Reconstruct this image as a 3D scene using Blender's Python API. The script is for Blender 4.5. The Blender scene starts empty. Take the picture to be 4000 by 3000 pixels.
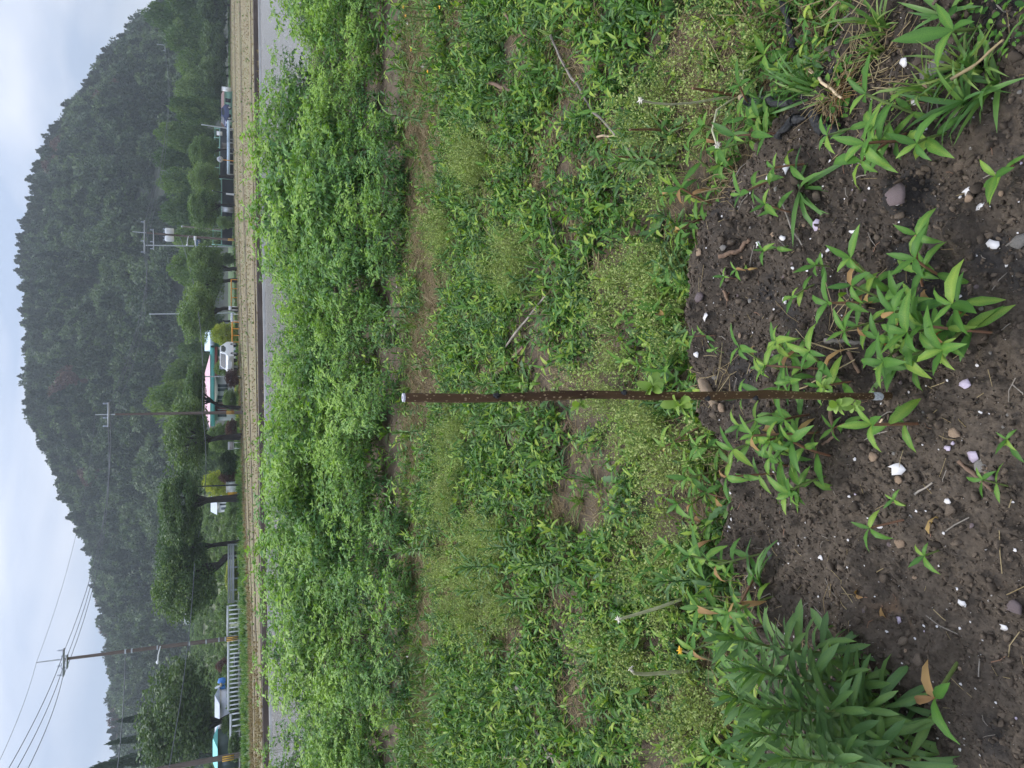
import bpy, math, random
import numpy as np
from mathutils import Matrix, Vector

scene = bpy.context.scene
COL = scene.collection

# ------------------------------------------------------------------ camera
PITCH, FPX, CAM_H = math.radians(22), 2800.0, 1.5      # photo is 4000 x 3000, held sideways
cam_data = bpy.data.cameras.new('camera')
cam_data.sensor_fit = 'HORIZONTAL'
cam_data.sensor_width = 36.0
cam_data.lens = 36.0 * FPX / 4000.0
cam_data.clip_start = 0.05
cam_data.clip_end = 6000.0
camera = bpy.data.objects.new('camera', cam_data)
COL.objects.link(camera)
cp, sp = math.cos(PITCH), math.sin(PITCH)
# picture-right is world-down, picture-up is world-right (the phone was turned on its side)
camera.matrix_world = Matrix(((0, 1, 0, 0), (-sp, 0, -cp, 0), (-cp, 0, sp, CAM_H), (0, 0, 0, 1)))
scene.camera = camera

# ------------------------------------------------------------------ sky and light (overcast)
SUN_EL, SUN_AZ = math.radians(58), math.radians(-40)
world = bpy.data.worlds.new('World')
scene.world = world
world.use_nodes = True
wn, wl = world.node_tree.nodes, world.node_tree.links
wn.clear()
w_out = wn.new('ShaderNodeOutputWorld')
w_bg = wn.new('ShaderNodeBackground')
w_bg.inputs['Strength'].default_value = 0.1
w_sky = wn.new('ShaderNodeTexSky')
w_sky.sky_type = 'NISHITA'
w_sky.sun_disc = False
w_sky.sun_elevation = SUN_EL
w_sky.sun_rotation = SUN_AZ
w_geo = wn.new('ShaderNodeTexCoord')
w_sep = wn.new('ShaderNodeSeparateXYZ')
wl.new(w_geo.outputs['Generated'], w_sep.inputs[0])
w_el = wn.new('ShaderNodeMath'); w_el.operation = 'MAXIMUM'; w_el.inputs[1].default_value = 0.0
wl.new(w_sep.outputs['Z'], w_el.inputs[0])
w_grad = wn.new('ShaderNodeMath'); w_grad.operation = 'MULTIPLY_ADD'   # an overcast sky: zenith brighter than horizon
w_grad.inputs[1].default_value = 11.2; w_grad.inputs[2].default_value = 3.8
wl.new(w_el.outputs[0], w_grad.inputs[0])
w_map = wn.new('ShaderNodeMapping'); w_map.inputs['Scale'].default_value = (1.6, 1.6, 5.5)
wl.new(w_geo.outputs['Generated'], w_map.inputs[0])
w_noise = wn.new('ShaderNodeTexNoise')
w_noise.inputs['Scale'].default_value = 1.9; w_noise.inputs['Detail'].default_value = 5.0
w_noise.inputs['Roughness'].default_value = 0.45; w_noise.inputs['Distortion'].default_value = 0.4
wl.new(w_map.outputs[0], w_noise.inputs['Vector'])
w_ramp = wn.new('ShaderNodeValToRGB')
w_ramp.color_ramp.elements[0].position = 0.40; w_ramp.color_ramp.elements[0].color = (0.46, 0.56, 0.76, 1)
w_ramp.color_ramp.elements[1].position = 0.60; w_ramp.color_ramp.elements[1].color = (0.84, 0.88, 1.0, 1)
wl.new(w_noise.outputs['Fac'], w_ramp.inputs['Fac'])
w_mul = wn.new('ShaderNodeVectorMath'); w_mul.operation = 'SCALE'
wl.new(w_ramp.outputs['Color'], w_mul.inputs[0]); wl.new(w_grad.outputs[0], w_mul.inputs['Scale'])
w_mix = wn.new('ShaderNodeMix'); w_mix.data_type = 'RGBA'; w_mix.inputs['Factor'].default_value = 0.93
wl.new(w_sky.outputs[0], w_mix.inputs['A']); wl.new(w_mul.outputs[0], w_mix.inputs['B'])
wl.new(w_mix.outputs['Result'], w_bg.inputs['Color'])
wl.new(w_bg.outputs[0], w_out.inputs[0])

sun_data = bpy.data.lights.new('sun', 'SUN')
sun_data.energy = 1.5
sun_data.angle = math.radians(16)
sun_data.color = (1.0, 0.97, 0.92)
sun = bpy.data.objects.new('sun', sun_data)
COL.objects.link(sun)
sd = Vector((math.sin(SUN_AZ) * math.cos(SUN_EL), math.cos(SUN_AZ) * math.cos(SUN_EL), math.sin(SUN_EL)))
sun.rotation_euler = sd.to_track_quat('Z', 'Y').to_euler()

scene.view_settings.view_transform = 'Standard'
scene.view_settings.look = 'None'
scene.view_settings.gamma = 1.0
scene.view_settings.exposure = 0.9
scene.view_settings.use_curve_mapping = False
scene.render.engine = 'CYCLES'
cy = scene.cycles
cy.max_bounces = 6; cy.diffuse_bounces = 3; cy.glossy_bounces = 2; cy.transmission_bounces = 3
cy.transparent_max_bounces = 4; cy.volume_bounces = 0
cy.caustics_reflective = False; cy.caustics_refractive = False
cy.use_denoising = True
cy.sample_clamp_indirect = 4.0
cy.use_adaptive_sampling = True; cy.adaptive_threshold = 0.025; cy.adaptive_min_samples = 16

# ------------------------------------------------------------------ helpers
random.seed(7)
RNG = np.random.default_rng(11)

def ray(px, py):
    a, b = (px - 2000) / FPX, (1500 - py) / FPX
    return b, cp - a * sp, -sp - a * cp

def on_ground(px, py, z=0.0):
    d = ray(px, py); t = (z - CAM_H) / d[2]
    return d[0] * t, d[1] * t

def at(px, py, Y):
    d = ray(px, py); t = Y / d[1]
    return Vector((d[0] * t, Y, CAM_H + d[2] * t))

def pix(x, y, z=0.0):
    z = z - CAM_H
    f = y * cp - z * sp
    return 2000 - FPX * (y * sp + z * cp) / f, 1500 - FPX * x / f

def _hash(xi, yi, seed):
    h = (xi.astype(np.int64) * 374761393 + yi.astype(np.int64) * 668265263 + seed * 1442695041) & 0xffffffff
    h = ((h ^ (h >> 13)) * 1274126177) & 0xffffffff
    h = ((h ^ (h >> 16)) * 2246822519) & 0xffffffff
    return ((h ^ (h >> 15)) & 0xffffff) / float(0xffffff)

def vnoise(x, y, seed=0):
    x = np.asarray(x, float); y = np.asarray(y, float)
    xi, yi = np.floor(x), np.floor(y)
    fx, fy = x - xi, y - yi
    fx = fx * fx * (3 - 2 * fx); fy = fy * fy * (3 - 2 * fy)
    a, b = _hash(xi, yi, seed), _hash(xi + 1, yi, seed)
    c, d = _hash(xi, yi + 1, seed), _hash(xi + 1, yi + 1, seed)
    return (a * (1 - fx) + b * fx) * (1 - fy) + (c * (1 - fx) + d * fx) * fy

def fbm(x, y, octaves=4, seed=0):
    s, amp, tot = 0.0, 1.0, 0.0
    for o in range(octaves):
        s = s + amp * vnoise(np.asarray(x) * 2 ** o + 17.3 * o, np.asarray(y) * 2 ** o - 9.1 * o, seed + o)
        tot += amp; amp *= 0.5
    return s / tot

def sstep(a, b, v):
    t = np.clip((np.asarray(v, float) - a) / (b - a), 0, 1)
    return t * t * (3 - 2 * t)

def mesh_np(name, V, T, mat=None, tone=None, smooth=False, cattr=None):
    me = bpy.data.meshes.new(name)
    V = np.ascontiguousarray(V, np.float32); T = np.ascontiguousarray(T, np.int32)
    n = T.shape[1]
    me.vertices.add(len(V)); me.vertices.foreach_set('co', V.ravel())
    me.loops.add(T.size); me.loops.foreach_set('vertex_index', T.ravel())
    me.polygons.add(len(T)); me.polygons.foreach_set('loop_start', np.arange(0, T.size, n, dtype=np.int32))
    if smooth:
        me.polygons.foreach_set('use_smooth', np.ones(len(T), bool))
    if tone is not None:
        at_ = me.attributes.new('tone', 'FLOAT', 'POINT'); at_.data.foreach_set('value', np.ascontiguousarray(tone, np.float32))
    if cattr is not None:
        ca = me.attributes.new('gcol', 'FLOAT_COLOR', 'POINT'); ca.data.foreach_set('color', np.ascontiguousarray(cattr, np.float32).ravel())
    me.update(calc_edges=True)
    if mat is not None:
        for m in (mat if isinstance(mat, (list, tuple)) else [mat]):
            me.materials.append(m)
    return me

def link(name, data, parent=None):
    o = bpy.data.objects.new(name, data)
    COL.objects.link(o)
    if parent is not None:
        o.parent = parent
    return o

def tag(o, label=None, cat=None, group=None, kind=None):
    if label: o['label'] = label
    if cat: o['category'] = cat
    if group: o['group'] = group
    if kind: o['kind'] = kind
    return o

def empty(name, loc=(0, 0, 0), rz=0.0, s=1.0):
    e = link(name, None)
    e.location = loc; e.rotation_euler = (0, 0, rz); e.scale = (s, s, s)
    e.empty_display_size = 0.05
    return e

def copy_tree(root):
    r = root.copy(); COL.objects.link(r)
    for ch in root.children:
        c = ch.copy(); COL.objects.link(c); c.parent = r; c.matrix_parent_inverse = ch.matrix_parent_inverse.copy()
        for g in ch.children:
            d = g.copy(); COL.objects.link(d); d.parent = c
    return r

def nth(n):
    return '%d%s' % (n, 'th' if 10 <= n % 100 <= 20 else {1: 'st', 2: 'nd', 3: 'rd'}.get(n % 10, 'th'))

class MB:
    """collects triangles into one mesh"""
    def __init__(self):
        self.v, self.t, self.k, self.n = [], [], [], 0
    def add(self, V, T, tone=0.5):
        V = np.asarray(V, float).reshape(-1, 3); T = np.asarray(T, int)
        if T.shape[1] == 4:
            T = np.concatenate([T[:, [0, 1, 2]], T[:, [0, 2, 3]]])
        self.v.append(V); self.t.append(T + self.n)
        self.k.append(np.broadcast_to(np.asarray(tone, float), (len(V),)))
        self.n += len(V)
        return self
    def arrays(self):
        return np.concatenate(self.v), np.concatenate(self.t), np.concatenate(self.k)
    def mesh(self, name, mat, smooth=False):
        V, T, K = self.arrays()
        return mesh_np(name, V, T, mat, K, smooth)
    def build(self, name, mat, parent=None, smooth=False):
        return link(name, self.mesh(name, mat, smooth), parent)
    def box(self, c, s, rz=0.0, tone=0.5, tilt=None):
        x, y, z = s[0] / 2, s[1] / 2, s[2] / 2
        V = np.array([(-x, -y, -z), (x, -y, -z), (x, y, -z), (-x, y, -z), (-x, -y, z), (x, -y, z), (x, y, z), (-x, y, z)])
        R = np.array(Matrix.Rotation(rz, 3, 'Z'))
        if tilt is not None:
            R = R @ np.array(tilt)
        T = [(0, 3, 2, 1), (4, 5, 6, 7), (0, 1, 5, 4), (1, 2, 6, 5), (2, 3, 7, 6), (3, 0, 4, 7)]
        return self.add(V @ R.T + np.array(c), np.array(T), tone)
    def tube(self, pts, rad, n=6, tone=0.5, caps=True):
        P = np.array([tuple(p) for p in pts], float); m = len(P)
        R = np.broadcast_to(np.asarray(rad, float), (m,))
        D = np.gradient(P, axis=0); D /= np.linalg.norm(D, axis=1, keepdims=True) + 1e-12
        ref = np.array((1.0, 0, 0)) if abs(D[0][0]) < 0.8 else np.array((0, 1.0, 0))
        A = np.cross(D, ref); A /= np.linalg.norm(A, axis=1, keepdims=True) + 1e-12
        B = np.cross(D, A)
        th = np.arange(n) * 2 * math.pi / n
        V = P[:, None] + R[:, None, None] * (np.cos(th)[None, :, None] * A[:, None] + np.sin(th)[None, :, None] * B[:, None])
        V = V.reshape(-1, 3); T = []
        for i in range(m - 1):
            for j in range(n):
                a, b = i * n + j, i * n + (j + 1) % n
                T.append((a, b, b + n, a + n))
        self.add(V, np.array(T), tone)
        if caps:
            C = np.vstack([V[:n], P[:1], V[-n:], P[-1:]])
            t = [(j, n, (j + 1) % n) for j in range(n)] + [(n + 1 + j, n + 1 + (j + 1) % n, 2 * n + 1) for j in range(n)]
            self.add(C, np.array(t), tone)
        return self

def frames(D, roll=None, up=(0, 0, 1)):
    """rotation matrices whose Y axis is D and whose Z axis leans to up; (k,3,3) with columns x,y,z"""
    D = np.asarray(D, float); D = D / (np.linalg.norm(D, axis=1, keepdims=True) + 1e-12)
    U = np.broadcast_to(np.asarray(up, float), D.shape)
    X = np.cross(D, U); nn = np.linalg.norm(X, axis=1, keepdims=True)
    X = np.where(nn < 1e-3, np.array((1.0, 0, 0)), X / (nn + 1e-12))
    Z = np.cross(X, D)
    if roll is not None:
        c, s = np.cos(roll)[:, None], np.sin(roll)[:, None]
        X, Z = X * c + Z * s, Z * c - X * s
    return np.stack([X, D, Z], axis=2)

def spread(tv, tt, M, pos, size, tone):
    """many copies of one template"""
    k, n = len(M), len(tv)
    V = np.einsum('kij,nj->kni', M, tv) * np.asarray(size, float).reshape(k, 1, 1) + np.asarray(pos)[:, None]
    T = (np.asarray(tt)[None] + (np.arange(k) * n)[:, None, None]).reshape(-1, 3)
    rib = np.where(np.abs(np.asarray(tv)[:, 0]) < 1e-6, 0.09, -0.05) if n > 4 else np.zeros(n)   # midribs are paler
    return V.reshape(-1, 3), T, np.clip(np.repeat(np.broadcast_to(np.asarray(tone, float), (k,)), n) + np.tile(rib, k), 0, 1)

def leaf_template(width, bend, fold=0.18, ts=(0, 0.18, 0.45, 0.75, 1.0), ws=(0.12, 0.72, 1.0, 0.62, 0.0), wave=0.0):
    """a leaf one unit long along +Y, creased on its midrib and arching by bend radians"""
    V, T = [], []
    y = z = 0.0; prev = 0.0
    for i, (t, w) in enumerate(zip(ts, ws)):
        if i:
            ang = bend * (t + prev) / 2
            y += (t - prev) * math.cos(ang); z -= (t - prev) * math.sin(ang)
        prev = t
        hw = w * width / 2
        if w > 0:
            V += [(-hw, y, z + fold * hw * 2 + wave * hw * math.sin(i * 2.1)), (0, y, z), (hw, y, z + fold * hw * 2 - wave * hw * math.sin(i * 2.1))]
        else:
            V.append((0, y, z))
    m = len(ts)
    for i in range(m - 1):
        a = i * 3
        if ws[i + 1] > 0:
            b = a + 3
            T += [(a, a + 1, b + 1), (a, b + 1, b), (a + 1, a + 2, b + 2), (a + 1, b + 2, b + 1)]
        else:
            T += [(a, a + 1, a + 3), (a + 1, a + 2, a + 3)]
    return np.array(V), np.array(T)

SMALL_LEAF = (np.array([(0, 0, 0), (-0.5, 0.45, 0.06), (0.5, 0.45, 0.06), (0, 1, -0.05)]), np.array([(0, 2, 1), (1, 2, 3)]))

# ------------------------------------------------------------------ materials
def new_mat(name):
    m = bpy.data.materials.new(name); m.use_nodes = True
    nt = m.node_tree; b = nt.nodes['Principled BSDF']
    return m, nt, b

def plain(name, col, rough=0.6, metal=0.0, spec=0.5, noise=0.0, nscale=8.0, bump=0.0, bscale=30.0):
    m, nt, b = new_mat(name)
    b.inputs['Roughness'].default_value = rough; b.inputs['Metallic'].default_value = metal
    b.inputs['Specular IOR Level'].default_value = spec
    b.inputs['Base Color'].default_value = (*col, 1)
    tc = nt.nodes.new('ShaderNodeTexCoord')
    if noise > 0:
        tn = nt.nodes.new('ShaderNodeTexNoise'); tn.inputs['Scale'].default_value = nscale; tn.inputs['Detail'].default_value = 6
        nt.links.new(tc.outputs['Object'], tn.inputs['Vector'])
        mr = nt.nodes.new('ShaderNodeMapRange'); mr.inputs['From Min'].default_value = 0.3; mr.inputs['From Max'].default_value = 0.7
        mr.inputs['To Min'].default_value = 1 - noise; mr.inputs['To Max'].default_value = 1 + noise
        nt.links.new(tn.outputs['Fac'], mr.inputs['Value'])
        oi = nt.nodes.new('ShaderNodeObjectInfo')
        ra = nt.nodes.new('ShaderNodeMapRange'); ra.inputs['To Min'].default_value = 1 - noise * 0.6; ra.inputs['To Max'].default_value = 1 + noise * 0.6
        nt.links.new(oi.outputs['Random'], ra.inputs['Value'])
        mm = nt.nodes.new('ShaderNodeMath'); mm.operation = 'MULTIPLY'
        nt.links.new(mr.outputs[0], mm.inputs[0]); nt.links.new(ra.outputs[0], mm.inputs[1])
        vm = nt.nodes.new('ShaderNodeVectorMath'); vm.operation = 'SCALE'; vm.inputs[0].default_value = col
        nt.links.new(mm.outputs[0], vm.inputs['Scale']); nt.links.new(vm.outputs[0], b.inputs['Base Color'])
    if bump > 0:
        bn = nt.nodes.new('ShaderNodeTexNoise'); bn.inputs['Scale'].default_value = bscale; bn.inputs['Detail'].default_value = 8
        nt.links.new(tc.outputs['Object'], bn.inputs['Vector'])
        bp = nt.nodes.new('ShaderNodeBump'); bp.inputs['Strength'].default_value = bump; bp.inputs['Distance'].default_value = 0.02
        nt.links.new(bn.outputs['Fac'], bp.inputs['Height']); nt.links.new(bp.outputs[0], b.inputs['Normal'])
    return m

def leaf_mat(name, c_lo, c_mid, c_hi, rough=0.45, trans=0.32, rnd=0.5, veins=False, spec=0.4, tint=False):
    """leaf tissue: colour by leaf (tone) and by plant (random), lets light through"""
    m, nt, b = new_mat(name)
    N, L = nt.nodes, nt.links
    a = N.new('ShaderNodeAttribute'); a.attribute_name = 'tone'
    if tint:
        oi = N.new('ShaderNodeAttribute'); oi.attribute_type = 'INSTANCER'; oi.attribute_name = 'tint'; r_out = oi.outputs['Fac']
    else:
        oi = N.new('ShaderNodeObjectInfo'); r_out = oi.outputs['Random']
    s = N.new('ShaderNodeMath'); s.operation = 'MULTIPLY_ADD'; s.inputs[1].default_value = rnd; s.inputs[2].default_value = -rnd / 2
    L.new(r_out, s.inputs[0])
    ad = N.new('ShaderNodeMath'); ad.operation = 'ADD'; ad.use_clamp = True
    L.new(a.outputs['Fac'], ad.inputs[0]); L.new(s.outputs[0], ad.inputs[1])
    tc = N.new('ShaderNodeTexCoord')
    if veins:      # fine mottling across the blade
        tn = N.new('ShaderNodeTexNoise'); tn.inputs['Scale'].default_value = 60; tn.inputs['Detail'].default_value = 4
        L.new(tc.outputs['Object'], tn.inputs['Vector'])
        v2 = N.new('ShaderNodeMath'); v2.operation = 'MULTIPLY_ADD'; v2.inputs[1].default_value = 0.5; v2.inputs[2].default_value = -0.25
        L.new(tn.outputs['Fac'], v2.inputs[0])
        a2 = N.new('ShaderNodeMath'); a2.operation = 'ADD'; a2.use_clamp = True
        L.new(ad.outputs[0], a2.inputs[0]); L.new(v2.outputs[0], a2.inputs[1]); ad = a2
    r = N.new('ShaderNodeValToRGB')
    e = r.color_ramp.elements
    e[0].position = 0.1; e[0].color = (*c_lo, 1); e[1].position = 0.92; e[1].color = (*c_hi, 1)
    k = e.new(0.5); k.color = (*c_mid, 1)
    L.new(ad.outputs[0], r.inputs['Fac'])
    L.new(r.outputs[0], b.inputs['Base Color'])
    b.inputs['Roughness'].default_value = rough; b.inputs['Specular IOR Level'].default_value = spec
    t = N.new('ShaderNodeBsdfTranslucent')
    tcx = N.new('ShaderNodeMix'); tcx.data_type = 'RGBA'; tcx.blend_type = 'MULTIPLY'; tcx.inputs['Factor'].default_value = 1.0
    tcx.inputs['B'].default_value = (1.2, 1.3, 0.6, 1)
    L.new(r.outputs[0], tcx.inputs['A']); L.new(tcx.outputs['Result'], t.inputs['Color'])
    mx = N.new('ShaderNodeMixShader'); mx.inputs[0].default_value = trans
    L.new(b.outputs[0], mx.inputs[1]); L.new(t.outputs[0], mx.inputs[2])
    L.new(mx.outputs[0], N['Material Output'].inputs['Surface'])
    return m

M_WEED = leaf_mat('weed_leaf', (0.036, 0.105, 0.020), (0.092, 0.205, 0.032), (0.30, 0.39, 0.06), 0.48, 0.26, 0.35, veins=True, spec=0.22)
M_CROP = leaf_mat('crop_leaf', (0.045, 0.122, 0.042), (0.112, 0.235, 0.056), (0.26, 0.40, 0.07), 0.5, 0.3, 0.42, spec=0.25)
M_FLEA = leaf_mat('fleabane_leaf', (0.052, 0.12, 0.036), (0.088, 0.175, 0.05), (0.17, 0.28, 0.055), 0.55, 0.28, 0.3, veins=True)
M_AIRY = leaf_mat('cress_leaf', (0.20, 0.28, 0.075), (0.31, 0.38, 0.11), (0.46, 0.49, 0.18), 0.6, 0.3, 0.4)
M_GRASS = leaf_mat('grass_blade', (0.06, 0.15, 0.035), (0.11, 0.22, 0.045), (0.24, 0.31, 0.08), 0.45, 0.3, 0.5)
M_STRAW = leaf_mat('dry_straw', (0.17, 0.12, 0.06), (0.28, 0.21, 0.105), (0.42, 0.34, 0.19), 0.75, 0.15, 0.4)
M_DRYLEAF = leaf_mat('withered_leaf', (0.20, 0.10, 0.04), (0.32, 0.19, 0.07), (0.42, 0.30, 0.10), 0.7, 0.2, 0.5)
M_BUD = leaf_mat('bud_leaf', (0.16, 0.27, 0.05), (0.22, 0.34, 0.06), (0.30, 0.42, 0.09), 0.5, 0.3, 0.3, veins=True)
M_STEM = plain('green_stem', (0.14, 0.19, 0.05), 0.5, noise=0.25)
M_STEMRED = plain('reddish_stem', (0.22, 0.11, 0.06), 0.55, noise=0.3)
M_STEMPALE = plain('pale_stem', (0.46, 0.44, 0.27), 0.5, noise=0.2, nscale=30)
M_TREE = leaf_mat('tree_leaf', (0.05, 0.10, 0.034), (0.10, 0.168, 0.052), (0.19, 0.27, 0.08), 0.55, 0.28, 0.5)
M_TREEDARK = leaf_mat('tree_leaf_dark', (0.042, 0.082, 0.033), (0.072, 0.125, 0.044), (0.12, 0.18, 0.058), 0.6, 0.22, 0.5)
M_PINE = leaf_mat('pine_needle', (0.028, 0.052, 0.034), (0.045, 0.075, 0.042), (0.07, 0.105, 0.055), 0.7, 0.12, 0.6)
M_GOLD = leaf_mat('golden_leaf', (0.16, 0.24, 0.03), (0.28, 0.34, 0.035), (0.45, 0.45, 0.05), 0.55, 0.3, 0.3)
M_MAROON = leaf_mat('maroon_leaf', (0.07, 0.035, 0.03), (0.12, 0.055, 0.045), (0.18, 0.09, 0.065), 0.6, 0.2, 0.4)
M_BARK = plain('dark_bark', (0.032, 0.027, 0.023), 0.9, noise=0.35, nscale=3, bump=0.6, bscale=12)
M_WOOD = plain('twig_bark', (0.17, 0.105, 0.065), 0.8, noise=0.35, nscale=20, bump=0.4, bscale=60)
M_GREYWOOD = plain('weathered_twig', (0.21, 0.18, 0.145), 0.85, noise=0.35, nscale=20, bump=0.4, bscale=60)
M_CHAR = plain('charred_wood', (0.022, 0.021, 0.021), 0.7, noise=0.5, nscale=18, bump=0.8, bscale=50)
M_PALEWOOD = plain('split_wood', (0.50, 0.38, 0.23), 0.75, noise=0.2, nscale=25)
M_WHITE = plain('white_paint', (0.74, 0.75, 0.76), 0.45, noise=0.08, nscale=2)
M_GREYMETAL = plain('galvanised_steel', (0.46, 0.48, 0.50), 0.4, 0.6, noise=0.1, nscale=2)
M_CONCRETE = plain('concrete', (0.33, 0.32, 0.30), 0.85, noise=0.18, nscale=1.5, bump=0.2, bscale=10)
M_POLE = plain('pole_concrete', (0.13, 0.10, 0.085), 0.85, noise=0.2, nscale=1.0)
M_WIRE = plain('wire', (0.12, 0.13, 0.15), 0.6)
M_YELLOW = plain('yellow_paint', (0.72, 0.40, 0.03), 0.5, noise=0.12, nscale=3)
M_ORANGE = plain('orange_paint', (0.72, 0.30, 0.03), 0.5, noise=0.1, nscale=3)
M_BLUE = plain('blue_tarpaulin', (0.05, 0.22, 0.62), 0.45, noise=0.2, nscale=3)
M_DARKGREEN = plain('dark_green_sheet', (0.02, 0.045, 0.035), 0.6, noise=0.2, nscale=1)
M_DARK = plain('dark_glass', (0.02, 0.025, 0.03), 0.15)
M_GLASS = plain('window_glass', (0.10, 0.13, 0.15), 0.1)
M_CYAN = plain('turquoise_wall', (0.16, 0.58, 0.55), 0.6, noise=0.1, nscale=0.8)
M_PINK = plain('pink_roof', (0.62, 0.38, 0.42), 0.6, noise=0.12, nscale=0.8)
M_MAROONP = plain('maroon_trim', (0.20, 0.05, 0.04), 0.6)
M_REDROOF = plain('red_timber', (0.35, 0.05, 0.04), 0.6)
M_GREYROOF = plain('grey_roof', (0.36, 0.40, 0.48), 0.6, noise=0.12, nscale=1)
M_PALEBLUE = plain('pale_blue_roof', (0.55, 0.68, 0.80), 0.5, noise=0.08)
M_GREENWALL = plain('faded_green_mesh', (0.22, 0.42, 0.33), 0.7, noise=0.15, nscale=1)
M_BLACKWALL = plain('black_netting', (0.012, 0.014, 0.016), 0.9, noise=0.3, nscale=0.6)
M_CARPAINT = plain('white_car_paint', (0.78, 0.79, 0.80), 0.2, spec=0.6)
M_TYRE = plain('tyre', (0.02, 0.02, 0.02), 0.8)
M_SHELL = plain('shell', (0.60, 0.57, 0.55), 0.4, noise=0.12, nscale=40, bump=0.2, bscale=80)
M_SHELLP = plain('purple_shell', (0.42, 0.35, 0.42), 0.35, noise=0.25, nscale=50, bump=0.3, bscale=80)
M_STONE = plain('grey_stone', (0.155, 0.14, 0.122), 0.85, noise=0.3, nscale=25, bump=0.4, bscale=90)
M_STONEB = plain('brown_stone', (0.24, 0.165, 0.105), 0.85, noise=0.3, nscale=30, bump=0.4, bscale=90)
M_STONEP = plain('plum_stone', (0.115, 0.085, 0.082), 0.8, noise=0.25, nscale=40, bump=0.3, bscale=120)
M_YFLOWER = plain('yellow_petal', (0.80, 0.46, 0.02), 0.6, noise=0.15, nscale=60)
M_SEED = plain('seed_head', (0.55, 0.50, 0.42), 0.8, noise=0.25, nscale=60)

def soil_material():
    m, nt, b = new_mat('soil')
    N, L = nt.nodes, nt.links
    g = N.new('ShaderNodeAttribute'); g.attribute_name = 'gcol'
    tc = N.new('ShaderNodeTexCoord')
    n1 = N.new('ShaderNodeTexNoise'); n1.inputs['Scale'].default_value = 70; n1.inputs['Detail'].default_value = 9; n1.inputs['Roughness'].default_value = 0.7
    L.new(tc.outputs['Object'], n1.inputs['Vector'])
    mr = N.new('ShaderNodeMapRange'); mr.inputs['From Min'].default_value = 0.3; mr.inputs['From Max'].default_value = 0.7
    mr.inputs['To Min'].default_value = 0.55; mr.inputs['To Max'].default_value = 1.5
    L.new(n1.outputs['Fac'], mr.inputs['Value'])
    vm = N.new('ShaderNodeVectorMath'); vm.operation = 'SCALE'
    L.new(g.outputs['Color'], vm.inputs[0]); L.new(mr.outputs[0], vm.inputs['Scale'])
    L.new(vm.outputs[0], b.inputs['Base Color'])
    b.inputs['Roughness'].default_value = 0.88; b.inputs['Specular IOR Level'].default_value = 0.3
    n2 = N.new('ShaderNodeTexNoise'); n2.inputs['Scale'].default_value = 130; n2.inputs['Detail'].default_value = 8
    L.new(tc.outputs['Object'], n2.inputs['Vector'])
    bp = N.new('ShaderNodeBump'); bp.inputs['Strength'].default_value = 0.8; bp.inputs['Distance'].default_value = 0.006
    L.new(n2.outputs['Fac'], bp.inputs['Height']); L.new(bp.outputs[0], b.inputs['Normal'])
    return m
M_SOIL = soil_material()
M_CRUMB = plain('soil_crumb', (0.080, 0.061, 0.044), 0.92, noise=0.65, nscale=60, spec=0.25)

# ------------------------------------------------------------------ lie of the land
EDGE = np.array([(-400, 3500), (0, 3330), (150, 3280), (300, 3180), (420, 3080), (560, 2960), (650, 2900), (760, 2800), (900, 2715),
                 (1100, 2690), (1300, 2690), (1500, 2730), (1650, 2760), (1800, 2860), (1950, 2850), (2050, 2820), (2150, 2800),
                 (2300, 2890), (2400, 2930), (3000, 2980), (3600, 3050)], float)
def bed_edge(py):                       # where the weeds end and the open bed begins
    return np.interp(py, EDGE[:, 0], EDGE[:, 1])
Z_WATER, Z_FIELD, Z_ROAD = -0.30, -0.04, 0.15
_wf = [on_ground(1020, 200, Z_WATER), on_ground(1062, 2750, Z_WATER)]
W_B = (_wf[0][1] - _wf[1][1]) / (_wf[0][0] - _wf[1][0]); W_A = _wf[0][1] - W_B * _wf[0][0]
def water_far(x): return W_A + W_B * np.asarray(x, float)
_fe = [on_ground(p, q, Z_FIELD) for p, q in ((1000, 3400), (985, 2900), (978, 2500), (958, 2000), (937, 1500), (917, 1000), (906, 500), (897, 100))]
FE = np.array(sorted(_fe)); FE[:, 1] = np.minimum(FE[:, 1], 160.0)
def field_far(x): return np.interp(x, FE[:, 0], FE[:, 1])

def gz(x, y):
    """height of the ground"""
    x = np.asarray(x, float); y = np.asarray(y, float)
    z = 0.035 * (fbm(x * 1.3, y * 1.3, 3, 3) - 0.5) + 0.02 * (fbm(x * 6, y * 6, 3, 5) - 0.5)
    near = 1 - sstep(6, 14, y)
    ys = np.clip(y, 0.9, 400)
    PX, PY = pix(x, ys)
    past = (bed_edge(PY) - PX) / 100.0           # > 0 beyond the bed
    inside = 1 - sstep(-0.6, 0.25, past)
    z = z - 0.07 * sstep(-0.35, 0.35, past) * near + 0.02 * sstep(-2.2, -0.6, past) * (1 - sstep(-0.5, 0.1, past))
    clod = fbm(x * 22, y * 22, 3, 9)
    z = z + near * (0.006 + 0.030 * inside) * (clod - 0.45) + near * 0.012 * (vnoise(x * 90, y * 90, 21) - 0.5) * (0.5 + 0.5 * inside)
    z = z + 0.16 * inside * np.maximum(fbm(x * 9, y * 9, 2, 31) - 0.58, 0) + 0.05 * inside * np.maximum(fbm(x * 30, y * 30, 2, 33) - 0.6, 0)
    # low paddy beyond the crop, then the field and the road bank
    wf = water_far(x)
    z = z * near + (1 - near) * 0.05 * (fbm(x * .5, y * .5, 3, 2) - .5)
    z = z - 0.62 * sstep(13.6, 15.2, y) * (1 - sstep(wf, wf + 1.2, y)) + (Z_FIELD - 0.10) * sstep(wf, wf + 1.2, y)
    ff = field_far(x)
    z = z + (Z_ROAD - Z_FIELD + 0.06) * sstep(ff - 0.5, ff + 4.0, y)
    return z

def gzp(x, y): return float(gz(np.array([x]), np.array([y]))[0])

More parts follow.
